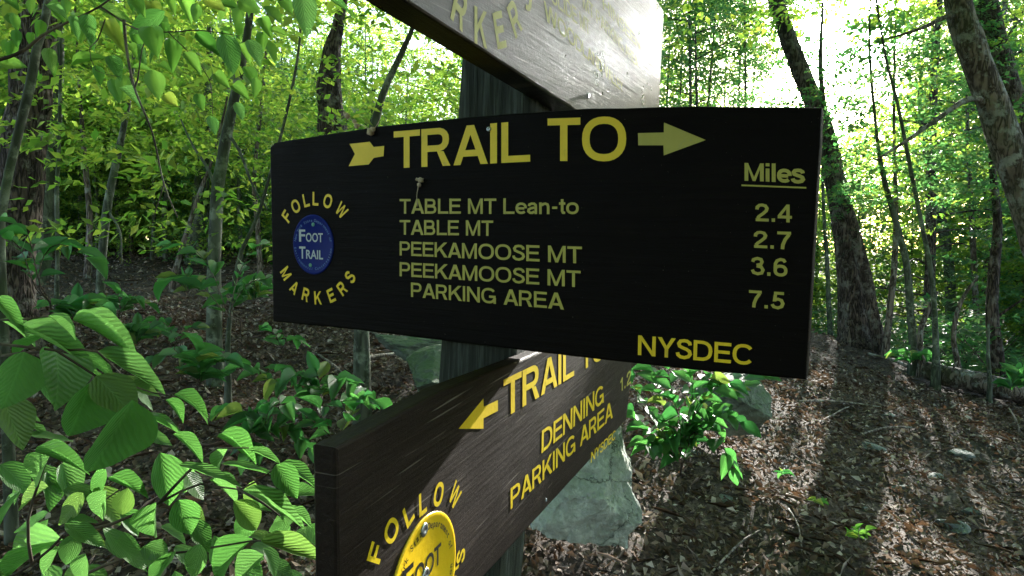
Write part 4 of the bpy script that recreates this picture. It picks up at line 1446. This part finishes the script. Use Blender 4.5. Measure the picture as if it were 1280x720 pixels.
for k, (px, py, d_, s_, lab) in enumerate([
    (868, 70, 15, .95, 'slim tree whose airy crown shows just right of the uppermost sign'), (930, 25, 17, 1.1, 'tree with a high airy crown left of the sun, over the wide sign'),
    (945, 120, 13, .8, 'low airy crown touching the wide sign top, left of the tall leaning trunk'), (860, -20, 16, 1.0, 'airy crown at the top of the photo right of the uppermost sign'),
    (1150, 110, 14, .9, 'airy crown below and right of the sun'), (1165, 10, 16, 1.0, 'airy crown at the top between the sun and the big leaning tree'),
    (1078, 175, 15, .85, 'airy crown straight below the sun'), (1000, 100, 19, .9, 'far airy crown behind the tall leaning trunk'), (1240, 60, 15, 1.0, 'airy crown behind the big leaning tree')]):
    c_ = P(px, py, d_)
    b_ = Vector((c_.x, c_.y, gz(c_.x, c_.y)))
    o = empty('slim_tree', b_, lab, 'tree', 'airy trees toward the sun')
    hh = c_.z - b_.z
    tb = Tubes().add([Vector((0, 0, -.3)), Vector((.15, .1, hh * .5)), Vector((0, 0, hh + 1))], [.07, .05, .015], 7, .6, .08)
    for j in range(10):
        a_ = j * 2.4; z_ = hh - 1.1 + j * .2
        tb.add([Vector((0, 0, z_)), Vector((math.cos(a_) * .6, math.sin(a_) * .6, z_ + .25)), Vector((math.cos(a_) * 1.2, math.sin(a_) * 1.2, z_ + .3))], [.016, .01, .004], 4, .4)
    link('trunk', tb.mesh('trunk', M['bark_brown']), o)
    add_crown(o, AIRY, Vector((0, 0, hh)), s_, k * 1.7)

rs = random.Random(31)
k = 0
while k < 22:
    px, py, d_, s_ = rs.uniform(835, 1290), rs.uniform(-60, 230), rs.uniform(14, 27), rs.uniform(.9, 1.35)
    if math.hypot(px - 1056, py - 24) < 1.45 * s_ * FPX / d_ + 30: continue
    k += 1
    c_ = P(px, py, d_)
    b_ = Vector((c_.x, c_.y, gz(c_.x, c_.y)))
    o = empty('slim_tree', b_, 'slim tree with a thin airy crown against the bright sky beyond the crest', 'tree', 'slim trees against the sky')
    hh = c_.z - b_.z
    if 'slim' not in proto:
        tb = Tubes().add([Vector((0, 0, -1.2)), Vector((.02, .01, -.5)), Vector((0, 0, .1))], [.06, .045, .012], 6, .2, .08)
        proto['slim'] = tb.mesh('trunk', M['bark_brown'])
    t = link('trunk', proto['slim'], o, loc=(0, 0, hh)); t.scale = (.8, .8, hh / 1.15); t.rotation_euler = (.05 * math.sin(k), .06 * math.cos(k * 2), k)
    add_crown(o, AIRY if k % 2 else AIRY2, Vector((0, 0, hh)), s_ * 1.1, k * 1.3)

for k in range(26):
    a_ = k * 2 * math.pi / 13; rr_ = 92 + 28 * (k % 3) + (95 if k > 12 else 0)
    px, py = 1056 + rr_ * math.cos(a_) * 1.25, 24 + rr_ * math.sin(a_)
    if py < -60: continue
    c_ = P(px, py, 27); s_ = .85 + .15 * (k % 3)
    o = empty('slim_tree', Vector((c_.x, c_.y, gz(c_.x, c_.y))), 'far slim tree whose small crown stands close round the sun', 'tree', 'far slim trees round the sun')
    hh = c_.z - o.location.z
    t = link('trunk', proto['slim'], o, loc=(0, 0, hh)); t.scale = (1, 1, hh / 1.15); t.rotation_euler = (.03 * math.sin(k), .04 * math.cos(k * 2), k)
    add_crown(o, AIRY if k % 2 else AIRY2, Vector((0, 0, hh)), s_, k * 1.3)

# far wood that reads as one mass
rng = np.random.default_rng(77)
nf = 230000
a = rng.uniform(R(-58), R(62), nf); d_ = rng.uniform(19, 44, nf)
fx, fy = np.sin(a) * d_, np.cos(a) * d_
az = np.degrees(a)
top_ang = 15.5 + 2 * np.sin(a * 9 + 1) + 1.5 * np.sin(a * 23 + d_ * .1) - 5.5 * np.exp(-((az - 25) / 9) ** 2)
g0 = G(fx, fy) - .5
ztop = 1.6 + d_ * np.tan(np.radians(top_ang))
fz = g0 + (ztop - g0) * rng.uniform(0, 1, nf) ** 1.05
cl = np.sin(fx * 1.3) * np.sin(fy * 1.1 + 2) * np.sin(fz * 1.7 + fx)
keep = cl > -.25
fx, fy, fz = fx[keep], fy[keep], fz[keep]; nf = len(fx)
t_ = rng.uniform(0, 6.28, nf)
V, F = bulk(np.stack([fx, fy, fz], 1), np.stack([np.cos(t_), np.sin(t_), rng.normal(-.2, .4, nf)], 1), np.stack([rng.normal(0, .5, nf), rng.normal(0, .5, nf), np.ones(nf)], 1), rng.uniform(.13, .28, nf), rng.uniform(.08, .17, nf))
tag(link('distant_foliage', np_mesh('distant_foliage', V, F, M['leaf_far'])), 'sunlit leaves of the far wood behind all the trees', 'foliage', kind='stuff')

# ================================================================== PLANTS CLOSE TO THE VIEWER
def leaf_mesh(name, mat, nx=12, fold=.10, curl=.12, wave=.03, seed=0, tip=1.0):
    """one leaf, 1 long and 1 wide (scaled when placed), pointed at both ends, with a keel and a wavy rim"""
    rg_ = random.Random(seed)
    V, F = [], []
    ph = rg_.uniform(0, 6)
    prof = lambda t: (math.sin(math.pi * t ** .80)) ** .82 * (1 - .18 * t)
    cols = (-1, -.5, 0, .5, 1)
    for i in range(nx + 1):
        t = i / nx
        w = .5 * prof(max(.001, min(.999, t))) if 0 < i < nx else .012
        for c in cols:
            y = c * w
            z = fold * abs(c) ** 1.3 * w * 2 - curl * t * t + wave * math.sin(t * 15 + ph + c * 2) * abs(c)
            V.append((t, y, z))
    for i in range(nx):
        for j in range(4):
            a_ = i * 5 + j
            F.append((a_, a_ + 5, a_ + 6, a_ + 1))
    me = mesh(name, V, F, mat, True)
    return me


NEAR = [leaf_mesh('leaf', M['leaf_near'], 14, .24 * f, c * .8, .012, k) for k, (f, c) in enumerate(((.8, .12), (1.3, .22), (.4, .05), (1.0, .30), (.2, -.10), (1.7, .16), (.6, .40)))]
MIDL = [leaf_mesh('leaf', M['leaf_mid'], 6, .35 * f, c, .02, k) for k, (f, c) in enumerate(((.8, .12), (1.4, .25), (.5, .02)))]
HERB = [leaf_mesh('leaf', M['leaf_herb'], 6, .3 * f, c, .02, k) for k, (f, c) in enumerate(((.8, .15), (1.3, .30), (.5, .05)))]
VIEW_UP = Vector((0, 0, 1))


def put_leaf(root, base_p, tip_p, width, up, meshes, rnd, lab=None):
    d = tip_p - base_p
    L = d.length
    x = d.normalized()
    z = (up - x * up.dot(x))
    if z.length < .05: z = Vector((0, 1, 0)) - x * x.y
    z.normalize(); y = z.cross(x)
    m = Matrix((x * L, y * width, z * L)).transposed().to_4x4()
    m.translation = base_p - root.location
    o = link('leaf', rnd.choice(meshes), root, matrix=m)
    if lab: o['label'] = lab
    return o


def leaf_px(root, b, t, w, d, rnd, meshes=NEAR, face=.5, dt=0.0, roll=0.0):
    """a leaf from where its stalk and tip stand in the photograph; FACE 0 = flat to the sky, 1 = turned to the viewer"""
    p0, p1 = P(b[0], b[1], d), P(t[0], t[1], d + dt)
    tow = (EYE - p0).normalized()
    up = (VIEW_UP * (1 - face) + tow * face + Vector((rnd.uniform(-.2, .2) + roll, rnd.uniform(-.2, .2), 0))).normalized()
    return put_leaf(root, p0, p1, w / FPX * d * 1.15, up, meshes, rnd)


def twig(root, pts, r0, r1, mat=None, name='twig', seg=6, step=.03):
    n_ = len(pts)
    tb = Tubes().add([p - root.location for p in pts], [r0 + (r1 - r0) * i / (n_ - 1) for i in range(n_)], seg, step, .05, 10)
    return link(name, tb.mesh(name, mat or M['twig']), root)


rnd = random.Random(4)
# --- the beech sapling at the lower left
gb = Vector((-.85, 1.0, gz(-.85, 1.0)))
be = empty('beech_sapling', gb, 'young beech with large pleated sunlit leaves at the lower left corner', 'sapling')
D1 = 1.05
LS = [((345, 581), (372, 622), 30, .6), ((304, 613), (385, 656), 24, .45), ((326, 676), (411, 700), 28, .4), ((224, 581), (304, 607), 20, .4),
      ((272, 546), (322, 575), 22, .35), ((278, 580), (345, 592), 17, .3), ((311, 563), (352, 577), 15, .3), ((350, 580), (400, 608), 24, .5),
      ((232, 590), (252, 626), 26, .6), ((222, 625), (240, 669), 34, .7), ((195, 628), (191, 675), 34, .7), ((200, 566), (215, 634), 38, .85),
      ((316, 674), (262, 722), 32, .55), ((330, 694), (292, 730), 32, .5), ((292, 626), (325, 664), 30, .6), ((216, 543), (258, 575), 15, .3),
      ((180, 683), (210, 697), 28, .5), ((78, 675), (-6, 712), 38, .55), ((75, 684), (38, 726), 26, .55), ((81, 655), (131, 683), 24, .5),
      ((83, 654), (124, 651), 16, .35), ((104, 616), (77, 656), 26, .6), ((133, 613), (123, 653), 32, .7), ((129, 660), (180, 718), 28, .55),
      ((107, 692), (101, 730), 26, .6), ((135, 600), (187, 615), 20, .35), ((178, 684), (204, 708), 24, .5), ((64, 567), (38, 610), 36, .6),
      ((44, 565), (112, 583), 16, .2), ((240, 650), (262, 690), 26, .5), ((262, 600), (300, 625), 22, .4), ((150, 640), (178, 668), 24, .5),
      ((215, 690), (190, 730), 30, .5), ((160, 610), (150, 648), 24, .5), ((285, 560), (262, 598), 22, .5), ((340, 610), (318, 640), 20, .5),
      ((250, 680), (240, 724), 26, .5), ((60, 640), (20, 668), 24, .4), ((360, 640), (392, 655), 18, .3), ((355, 650), (345, 680), 22, .5)]
for i, (b_, t_, w_, f_) in enumerate(LS):
    leaf_px(be, b_, t_, w_, D1 + rnd.uniform(-.10, .12), rnd, face=f_ * .75, dt=rnd.uniform(-.02, .03))
for pth in ([(-60, 760), (40, 705), (80, 668), (110, 640), (150, 612)], [(80, 668), (140, 655), (200, 628), (250, 605), (300, 612), (345, 585)], [(200, 628), (235, 590), (272, 560), (311, 560)],
            [(60, 740), (150, 700), (230, 690), (316, 676), (330, 676)], [(300, 612), (330, 630), (350, 645)], [(40, 705), (35, 650), (60, 570), (64, 560)]):
    twig(be, [P(x, y, D1 + .01) for x, y in pth], .0028, .0011)
twig(be, [gb + Vector((0, 0, -.05)), gb + Vector((-.02, .02, .3)), P(-60, 760, D1)], .008, .005)
for i in range(46):
    x_, y_ = rnd.uniform(-10, 400), rnd.uniform(575, 730)
    if y_ < 600 and x_ > 330: continue
    a_ = rnd.uniform(-.1, 1.5) if rnd.random() < .75 else rnd.uniform(1.5, 2.6)
    l_ = rnd.uniform(34, 58)
    leaf_px(be, (x_, y_), (x_ + l_ * math.cos(a_), y_ + l_ * math.sin(a_)), l_ * rnd.uniform(.45, .58), D1 + rnd.uniform(.1, .35), rnd, face=rnd.uniform(.2, .6), dt=rnd.uniform(-.03, .03))
# --- higher bough of the same beech, pale in the sun
b2 = empty('beech_bough', Vector((-1.05, 1.25, gz(-1.05, 1.25))), 'arching beech shoot with pale curved sunlit leaves above the lower left corner', 'sapling')
LS2 = [((22, 410), (124, 448), 26, .35), ((122, 440), (208, 487), 28, .4), ((93, 446), (148, 468), 14, .25), ((58, 419), (14, 440), 28, .5), ((91, 400), (178, 437), 18, .25),
       ((207, 500), (231, 527), 12, .3), ((230, 500), (268, 522), 9, .2), ((218, 494), (262, 516), 18, .3), ((164, 486), (192, 512), 20, .5), ((112, 462), (126, 480), 14, .5),
       ((0, 400), (50, 425), 24, .4), ((150, 470), (200, 500), 20, .4), ((-5, 372), (30, 410), 18, .4), ((38, 455), (70, 500), 24, .5), ((180, 520), (230, 540), 18, .3),
       ((10, 520), (60, 540), 20, .3), ((30, 540), (90, 556), 20, .3), ((170, 535), (215, 560), 20, .3), ((60, 395), (100, 420), 16, .3)]
for b_, t_, w_, f_ in LS2: leaf_px(b2, b_, t_, w_, 1.2 + rnd.uniform(-.05, .1), rnd, face=f_ * .8, dt=rnd.uniform(-.02, .04))
for pth in ([(-80, 470), (0, 445), (60, 440), (122, 440), (164, 482), (218, 496)], [(0, 445), (-10, 400), (20, 400), (60, 396)], [(-60, 520), (10, 520), (90, 535), (180, 522)]):
    twig(b2, [P(x, y, 1.2) for x, y in pth], .0032, .0012)
twig(b2, [b2.location + Vector((0, 0, -.05)), b2.location + Vector((-.05, 0, .5)), P(-80, 470, 1.2)], .008, .005)
# --- leaves that hang close before the lens
b3 = empty('beech_spray', Vector((-.62, .55, gz(-.62, .55))), 'dark green leaves hanging in shade very close to the viewer at the left', 'sapling')
for b_, t_, w_, f_ in [((30, 440), (8, 512), 56, .9), ((70, 440), (82, 500), 66, .95), ((112, 478), (90, 548), 66, .9), ((165, 500), (116, 598), 76, .95), ((0, 490), (30, 560), 50, .9), ((120, 470), (170, 520), 50, .8)]:
    p0_, p1_ = P(*b_, .55 + rnd.uniform(-.03, .04)), P(*t_, .55)
    put_leaf(b3, p0_, p1_, w_ / FPX * .55 * 1.15, Vector((.88, -.47, rnd.uniform(-.1, .15))), NEAR, rnd)
for pth in ([(-90, 430), (0, 430), (70, 438), (120, 470), (165, 498)],):
    twig(b3, [P(x, y, .56) for x, y in pth], .0016, .0008)
twig(b3, [b3.location + Vector((0, 0, -.05)), b3.location + Vector((-.05, 0, .6)), P(-90, 430, .56)], .006, .002)

# --- boughs that reach in at the top left
b4 = empty('beech_tree', Vector((-3.2, 1.6, gz(-3.2, 1.6))), 'beech whose leafy twigs hang into the top left of the view', 'tree')
D4 = 1.9
trk = Tubes().add([Vector((0, 0, -.2)), Vector((.05, 0, 1.6)), Vector((.1, .05, 3.2)), Vector((0, 0, 5))], [.07, .06, .05, .03], 10, .2, .08)
link('trunk', trk.mesh('trunk', M['bark_grey']), b4)
LS4 = [((110, 18), (114, 53), 19), ((131, 27), (156, 63), 20), ((124, 9), (168, 29), 14), ((206, 14), (160, 43), 22), ((188, 33), (196, 69), 28), ((212, 48), (217, 88), 20),
       ((190, 87), (199, 125), 24), ((245, 41), (279, 71), 18), ((279, 44), (293, 91), 28), ((90, 82), (132, 69), 14), ((137, 70), (151, 99), 18), ((165, 84), (190, 88), 12),
       ((246, 117), (254, 138), 14), ((261, 145), (270, 168), 15), ((298, 0), (326, 16), 22), ((290, 107), (311, 122), 16), ((378, -12), (384, 46), 29), ((405, -6), (438, 14), 12),
       ((60, 60), (66, 90), 16), ((20, 36), (22, 60), 12), ((230, 66), (252, 92), 16), ((310, 50), (326, 82), 20), ((150, 110), (176, 130), 16), ((205, 118), (222, 132), 16),
       ((0, 78), (34, 84), 18), ((170, 55), (182, 84), 14), ((255, -4), (282, 14), 18), ((330, 8), (352, 30), 20), ((225, -6), (240, 26), 20), ((268, 92), (286, 108), 16),
       ((90, 20), (98, 48), 14), ((60, 6), (84, 22), 14), ((160, -8), (182, 20), 18), ((350, -6), (366, 18), 16), ((295, 128), (304, 150), 13), ((64, 68), (68, 96), 11)]
for i, (b_, t_, w_) in enumerate(LS4):
    leaf_px(b4, b_, t_, w_ * .95, D4 + rnd.uniform(-.18, .2), rnd, meshes=MIDL + NEAR[:2], face=rnd.uniform(.45, .85))
for j in range(70):
    x_, y_ = rnd.uniform(-10, 340), rnd.uniform(-30, 110) * rnd.uniform(.4, 1)
    a_ = rnd.uniform(.2, 2.2); l_ = rnd.uniform(18, 34)
    leaf_px(b4, (x_, y_), (x_ + l_ * math.cos(a_), y_ + l_ * math.sin(a_)), l_ * .5, D4 + rnd.uniform(-.1, .8), rnd, meshes=MIDL, face=rnd.uniform(.2, .8))
for pth, r_ in (([(-60, 90), (20, 68), (52, 45), (80, 30), (125, 8), (160, -20)], .006), ([(125, 8), (170, 36), (210, 40), (250, 38), (300, 45)], .003), ([(131, 25), (122, 50), (112, 60), (120, 88), (150, 96)], .002),
               ([(155, 25), (158, 60), (168, 110), (190, 165), (205, 230), (222, 272)], .0045), ([(168, 110), (172, 100), (178, 60), (190, 32)], .003), ([(210, 40), (240, 70), (262, 100), (266, 145)], .002),
               ([(205, 230), (195, 262), (190, 280)], .002), ([(325, -20), (350, 0), (378, -12), (410, -8)], .003)):
    twig(b4, [P(x, y, D4) for x, y in pth], r_, r_ * .35)
twig(b4, [b4.location + Vector((.07, 0, 2.1)), P(-200, 120, D4), P(-60, 90, D4)], .02, .007, M['bark_grey'], 'limb', 8)


# --- sprays of leaves on thin stems
def leafy_plant(name, cat, label, foot, arms, lpx, depth, meshes, n_side, rnd, face=.35, wr=.55, group=None, mat=None, r=.003):
    """ARMS: curved stems as the photograph shows them; leaves stand left and right of each, LPX pixels long"""
    base = Vector((foot.x, foot.y, gz(foot.x, foot.y)))
    root = empty(name, base, label, cat, group)
    for arm, dd_ in arms:
        pts = [P(x, y, depth + dd_ * i / (len(arm) - 1)) for i, (x, y) in enumerate(arm)]
        full = ([base + Vector((0, 0, -.03)), (base + pts[0]) / 2 + Vector((.02, .02, .04))] + pts) if (pts[0] - base).length > .03 else [base + Vector((0, 0, -.03))] + pts
        twig(root, full, r, r * .35, mat)
        fine, _ = resample(pts, [0] * len(pts), .012)
        n_ = len(fine)
        for k in range(n_side * 2):
            t = (k + 1) / (n_side * 2)
            p = fine[min(n_ - 1, int(t * (n_ - 1)))]
            q = fine[max(0, int(t * (n_ - 1)) - 2)]
            tan = (p - q).normalized() if (p - q).length > 1e-5 else Vector((0, 0, 1))
            sd = tan.cross(Vector((0, 0, 1)))
            if sd.length < .1: sd = Vector((1, 0, 0))
            sd.normalize()
            s_ = 1 if k % 2 else -1
            d = (tan * rnd.uniform(.3, .9) + sd * s_ * rnd.uniform(.6, 1.1) + Vector((0, 0, rnd.uniform(-.45, .1))))
            if k >= n_side * 2 - 1: d = tan + Vector((0, 0, -.2))
            L = lpx / FPX * depth * rnd.uniform(.7, 1.2)
            tow = (EYE - p).normalized()
            up = (VIEW_UP * (1 - face) + tow * face + Vector((rnd.uniform(-.3, .3), rnd.uniform(-.3, .3), 0))).normalized()
            put_leaf(root, p, p + d.normalized() * L, L * wr * rnd.uniform(.85, 1.15), up, meshes, rnd)
    return root


# shrub behind the signs, right of the boulder
ft = ground_hit(850, 590)
arms = []
for a_ in ([(845, 575), (830, 540), (805, 500), (790, 480)], [(850, 575), (850, 530), (840, 490), (835, 462)], [(855, 570), (872, 530), (895, 500), (930, 482)], [(850, 580), (868, 545), (890, 535), (905, 560), (915, 585)],
           [(850, 570), (870, 510), (880, 480), (905, 466)], [(846, 570), (820, 545), (800, 530), (792, 520)], [(852, 560), (860, 520), (866, 490), (862, 465)], [(850, 560), (885, 525), (905, 520), (925, 528)],
           [(848, 560), (835, 525), (820, 480), (812, 455)], [(856, 545), (880, 500), (915, 478), (948, 472)], [(850, 560), (840, 548), (822, 560), (808, 556)]):
    arms.append((a_, rnd.uniform(-.15, .25)))
leafy_plant('leafy_shrub', 'shrub', 'leafy green shrub arching over the trail edge right of the boulder', ft, arms, 29, 2.85, HERB, 7, rnd, face=.4, wr=.62)
# seedlings on the left slope
for lab, fx, fy, dep, lp_, ns, arms in [
    ('low beech seedling with a flat fan of dark green leaves beside the lower sign corner', 440, 560, 2.9, 34, 4, [[(425, 545), (400, 512), (440, 500), (470, 505)], [(425, 545), (440, 515), (455, 495), (468, 500)], [(420, 548), (395, 530), (370, 520), (340, 512)]]),
    ('seedling with broad drooping dark leaves left of the lower sign corner', 330, 560, 2.9, 34, 5, [[(330, 545), (310, 520), (290, 508), (275, 515)], [(330, 545), (335, 515), (350, 505), (372, 512)], [(330, 545), (345, 535), (365, 540), (385, 560)], [(332, 548), (320, 530), (318, 545), (312, 560)]]),
    ('small leafy seedling at the foot of the slim grey tree', 345, 490, 4.0, 26, 4, [[(340, 480), (325, 465), (305, 458), (288, 462)], [(340, 480), (345, 462), (355, 462), (368, 480)]]),
    ('maple seedling whose broad leaves cross the slim grey tree', 300, 420, 3.0, 32, 5, [[(285, 390), (265, 340), (240, 310), (215, 305)], [(290, 385), (300, 340), (318, 310), (335, 305)], [(288, 390), (310, 355), (328, 350), (340, 345)], [(285, 395), (255, 360), (230, 345), (215, 350)]]),
    ('spindly seedling with pale leaves standing near the left edge', 60, 400, 2.2, 32, 4, [[(50, 360), (55, 320), (75, 305), (108, 322)], [(45, 360), (30, 320), (15, 300), (-5, 298)], [(50, 355), (40, 310), (30, 285), (10, 275)]]),
    ('tiny seedling on the bare slope between the two left saplings', 225, 440, 4.6, 22, 3, [[(222, 430), (210, 408), (196, 402)], [(222, 430), (232, 412), (246, 408)]]),
    ('low green sprig beneath the corner of the wide sign', 352, 440, 4.8, 20, 3, [[(352, 436), (345, 420), (336, 412)], [(352, 436), (362, 424), (374, 426)]]),
    ('leafy herb low on the slope behind the pale curved beech shoot', 250, 500, 3.6, 30, 5, [[(250, 480), (235, 450), (215, 440), (198, 446)], [(250, 480), (262, 455), (280, 448), (298, 455)], [(250, 480), (250, 460), (246, 440)]]),
    ('broad dark seedling under the wide sign, right of the slim grey tree', 395, 505, 3.3, 32, 5, [[(400, 500), (385, 475), (368, 470), (352, 478)], [(400, 500), (412, 480), (430, 478), (446, 488)], [(400, 500), (400, 480), (396, 466)]]),
    ('green herb beside the small mossy stump-like rock', 175, 440, 5.0, 24, 4, [[(172, 432), (160, 414), (142, 412)], [(172, 432), (184, 414), (200, 416)], [(172, 432), (172, 410)]]),
    ('herb with upright leaves between the forked and the pencil-thin saplings', 95, 410, 4.6, 28, 4, [[(95, 400), (82, 380), (64, 378)], [(95, 400), (106, 380), (124, 384)], [(95, 400), (96, 376)]]),
    ('leafy sprig at the brow just left of the wide sign edge', 318, 385, 5.2, 24, 4, [[(318, 378), (306, 360), (292, 362)], [(318, 378), (328, 360), (338, 364)], [(318, 378), (318, 352)]]),
    ('sprig half way up the left slope below the crooked dark trunk', 235, 372, 6.5, 20, 4, [[(235, 366), (224, 350), (210, 352)], [(235, 366), (246, 350), (260, 354)], [(235, 366), (236, 346)]]),
    ('pair of sprigs on the slope beside the pencil-thin sapling', 150, 398, 5.5, 20, 4, [[(148, 392), (135, 372), (118, 372)], [(150, 392), (165, 374), (184, 380)], [(150, 392), (150, 378), (146, 368)]]),
    ('tiny bright sprout in the chips in the middle of the trail', 978, 596, 3.4, 12, 2, [[(978, 595), (976, 588)], [(978, 595), (982, 589)]]),
    ('second tiny sprout lower on the trail, three yellow leaves', 1022, 632, 3.2, 12, 2, [[(1022, 630), (1018, 625)], [(1022, 630), (1028, 626)]]),
    ('leafy sprout growing low between the trail stones', 1072, 672, 3.0, 13, 3, [[(1072, 672), (1064, 664)], [(1072, 672), (1082, 665)], [(1072, 672), (1074, 662)]]),
    ('tuft of green leaves against the right end of the log', 1268, 500, 6.4, 30, 4, [[(1262, 490), (1270, 470), (1284, 462)], [(1262, 490), (1268, 480), (1290, 480)]]),
    ('broad-leaved plant at the left end of the fallen log', 1140, 462, 7.6, 16, 4, [[(1138, 455), (1130, 446), (1118, 444)], [(1140, 455), (1148, 444), (1160, 446)], [(1138, 455), (1138, 444), (1136, 438)]])]:
    hg = ground_hit(fx, fy)
    leafy_plant('seedling', 'seedling', lab, hg, [(a_, rnd.uniform(-.1, .15)) for a_ in arms], lp_, dep, HERB if fy < 600 else MIDL, ns, rnd, face=.35, wr=.55, group='seedlings on the forest floor')

# undergrowth below the crest
def bush_at(x, y, s, k, lab):
    z = gz(x, y)
    o = empty('undergrowth_bush', Vector((x, y, z)), lab, 'bush', 'bushes below the crest' if 'crest' in lab else 'bushes at the top of the left slope')
    tb = Tubes()
    for j in range(5):
        a_ = j * 1.26 + k
        tb.add([Vector((0, 0, -.05)), Vector((.2 * math.cos(a_), .2 * math.sin(a_), .4)), Vector((.5 * math.cos(a_), .5 * math.sin(a_), .8))], [.012, .009, .004], 5, .15)
    if 'bushstem' not in proto: proto['bushstem'] = tb.mesh('stem', M['twig'])
    st_ = link('stem', proto['bushstem'], o); st_.scale = (s, s, s)
    add_crown(o, BUSH[k % 2], Vector((0, 0, 0)), s, k * 1.3, 'foliage')


for k in range(44):
    y = rg2.uniform(8.2, 15); x = rg2.uniform(.45, .95) * y
    d = (x - 4.3) * .78 + (y - 9.5) * .62
    if d < .35: continue
    bush_at(x, y, rg2.uniform(.7, 1.2), k, 'leafy green undergrowth bush on the bank below the crest')
for k in range(34):
    y = rg2.uniform(11.5, 16); x = rg2.uniform(-.9, .05) * y
    bush_at(x, y, rg2.uniform(.6, 1.1), k, 'leafy undergrowth bush on the brow behind the left slope')

# --- dried catkins caught on the wide sign
def catkin(label, root_p, blobs, threads):
    rt = empty('dried_catkin', root_p, label, 'catkin')
    import bmesh
    bm = bmesh.new()
    for (p, r_) in blobs:
        res = bmesh.ops.create_icosphere(bm, subdivisions=2, radius=1)
        for v in res['verts']:
            c = v.co * r_ * (1 + .45 * noise.noise(v.co * 2.2 + p * 90)) + p - root_p
            v.co = c
    me = bpy.data.meshes.new('flower_head'); bm.to_mesh(me); bm.free(); me.materials.append(M['catkin'])
    for p_ in me.polygons: p_.use_smooth = True
    h = link('flower_head', me, rt); h['kind'] = 'stuff'
    for th_ in threads:
        twig(rt, th_, .0007, .0004, M['catkin'], 'thread', 5, .004)


def on_main(px, py, z=.004): return main.m @ main.at(px, py, z)


A_ = [on_main(463, 165, .003), on_main(446, 157, -.004), on_main(434, 145, -.006)]
catkin('dried beige catkin lying over the top edge of the wide sign', A_[0], [(A_[0], .0055), (on_main(466, 162, .002), .004), (A_[1], .0045), (on_main(443, 152, -.005), .0035), (A_[2], .0048), (on_main(431, 142, -.006), .003)],
       [[on_main(460, 161, .002), on_main(452, 156, -.002), A_[1]], [on_main(467, 162, .002), on_main(473, 153, 0), on_main(478, 141, -.002)], [A_[1], on_main(440, 150, -.005), A_[2]]])
B_ = on_main(526, 225, .003)
catkin('small pale seed fluff stuck below the T of the wide sign', B_, [(B_, .0042), (on_main(524, 231, .003), .0032), (on_main(521, 224, .003), .0022)], [[on_main(523, 233, .002), on_main(521, 245, .002), on_main(522, 258, .001)]])

# ================================================================== clear the generic trees that would shut out the sun where it falls
bpy.context.view_layer.update()
dg = bpy.context.evaluated_depsgraph_get()
FREE = ('young_tree', 'tall_tree', 'slim_tree')
SETS = [([lower.m @ lower.at(x, y, .01) for x, y in ((600, 560), (560, 600), (640, 520), (700, 480), (520, 650), (720, 560), (700, 600))], 0),
        ([EYE, EYE + Vector((.1, 0, 0)), EYE + Vector((0, 0, .1)), EYE - Vector((.1, 0, 0))], 0),
        ([P(x, y, 1.05) for x, y in ((250, 620), (120, 650), (60, 690), (370, 620), (320, 690), (200, 600))], .05), ([P(x, y, 1.2) for x, y in ((60, 420), (120, 440), (190, 470))], .03)]
for pts_ in (((1045, 470), (1030, 490), (1012, 520), (1003, 540)), ((950, 600), (975, 630), (990, 660), (1005, 690), (930, 640)), ((1150, 560), (1145, 600), (1137, 640), (1132, 690)), ((1245, 590), (1255, 640), (1250, 680)), ((1200, 503), (1225, 510)),
             ((160, 392), (200, 394), (240, 395), (300, 398), (320, 400)), ((470, 432), (500, 436))):
    SETS.append(([(lambda g: Vector((g.x, g.y, gz(g.x, g.y) + .06)))(ground_hit(*p)) for p in pts_], .1))
gone = set()
for si, (ps, jit_) in enumerate(SETS):
    tally = {}
    rj = random.Random(1)
    for p in ps:
        for j in range(5):
            q = p + Vector((rj.uniform(-1, 1), rj.uniform(-1, 1), 0)) * jit_
            for hop in range(14):
                r_ = SC.ray_cast(dg, q, SUN)
                if not r_[0]: break
                o = r_[4]; o = o.parent or o
                tally[o.name] = tally.get(o.name, 0) + 1
                q = r_[1] + SUN * .35
    for nm, c in tally.items():
        if nm.split('.')[0] in FREE and c >= (2 if 3 < si < 9 else 3 if nm[0] != 's' else 5 if si == 1 else 9 if si == 0 else 99): gone.add(nm)
print('cleared', len(gone))
for nm in gone:
    o = bpy.data.objects[nm]
    for ch in list(o.children): bpy.data.objects.remove(ch)
    bpy.data.objects.remove(o)
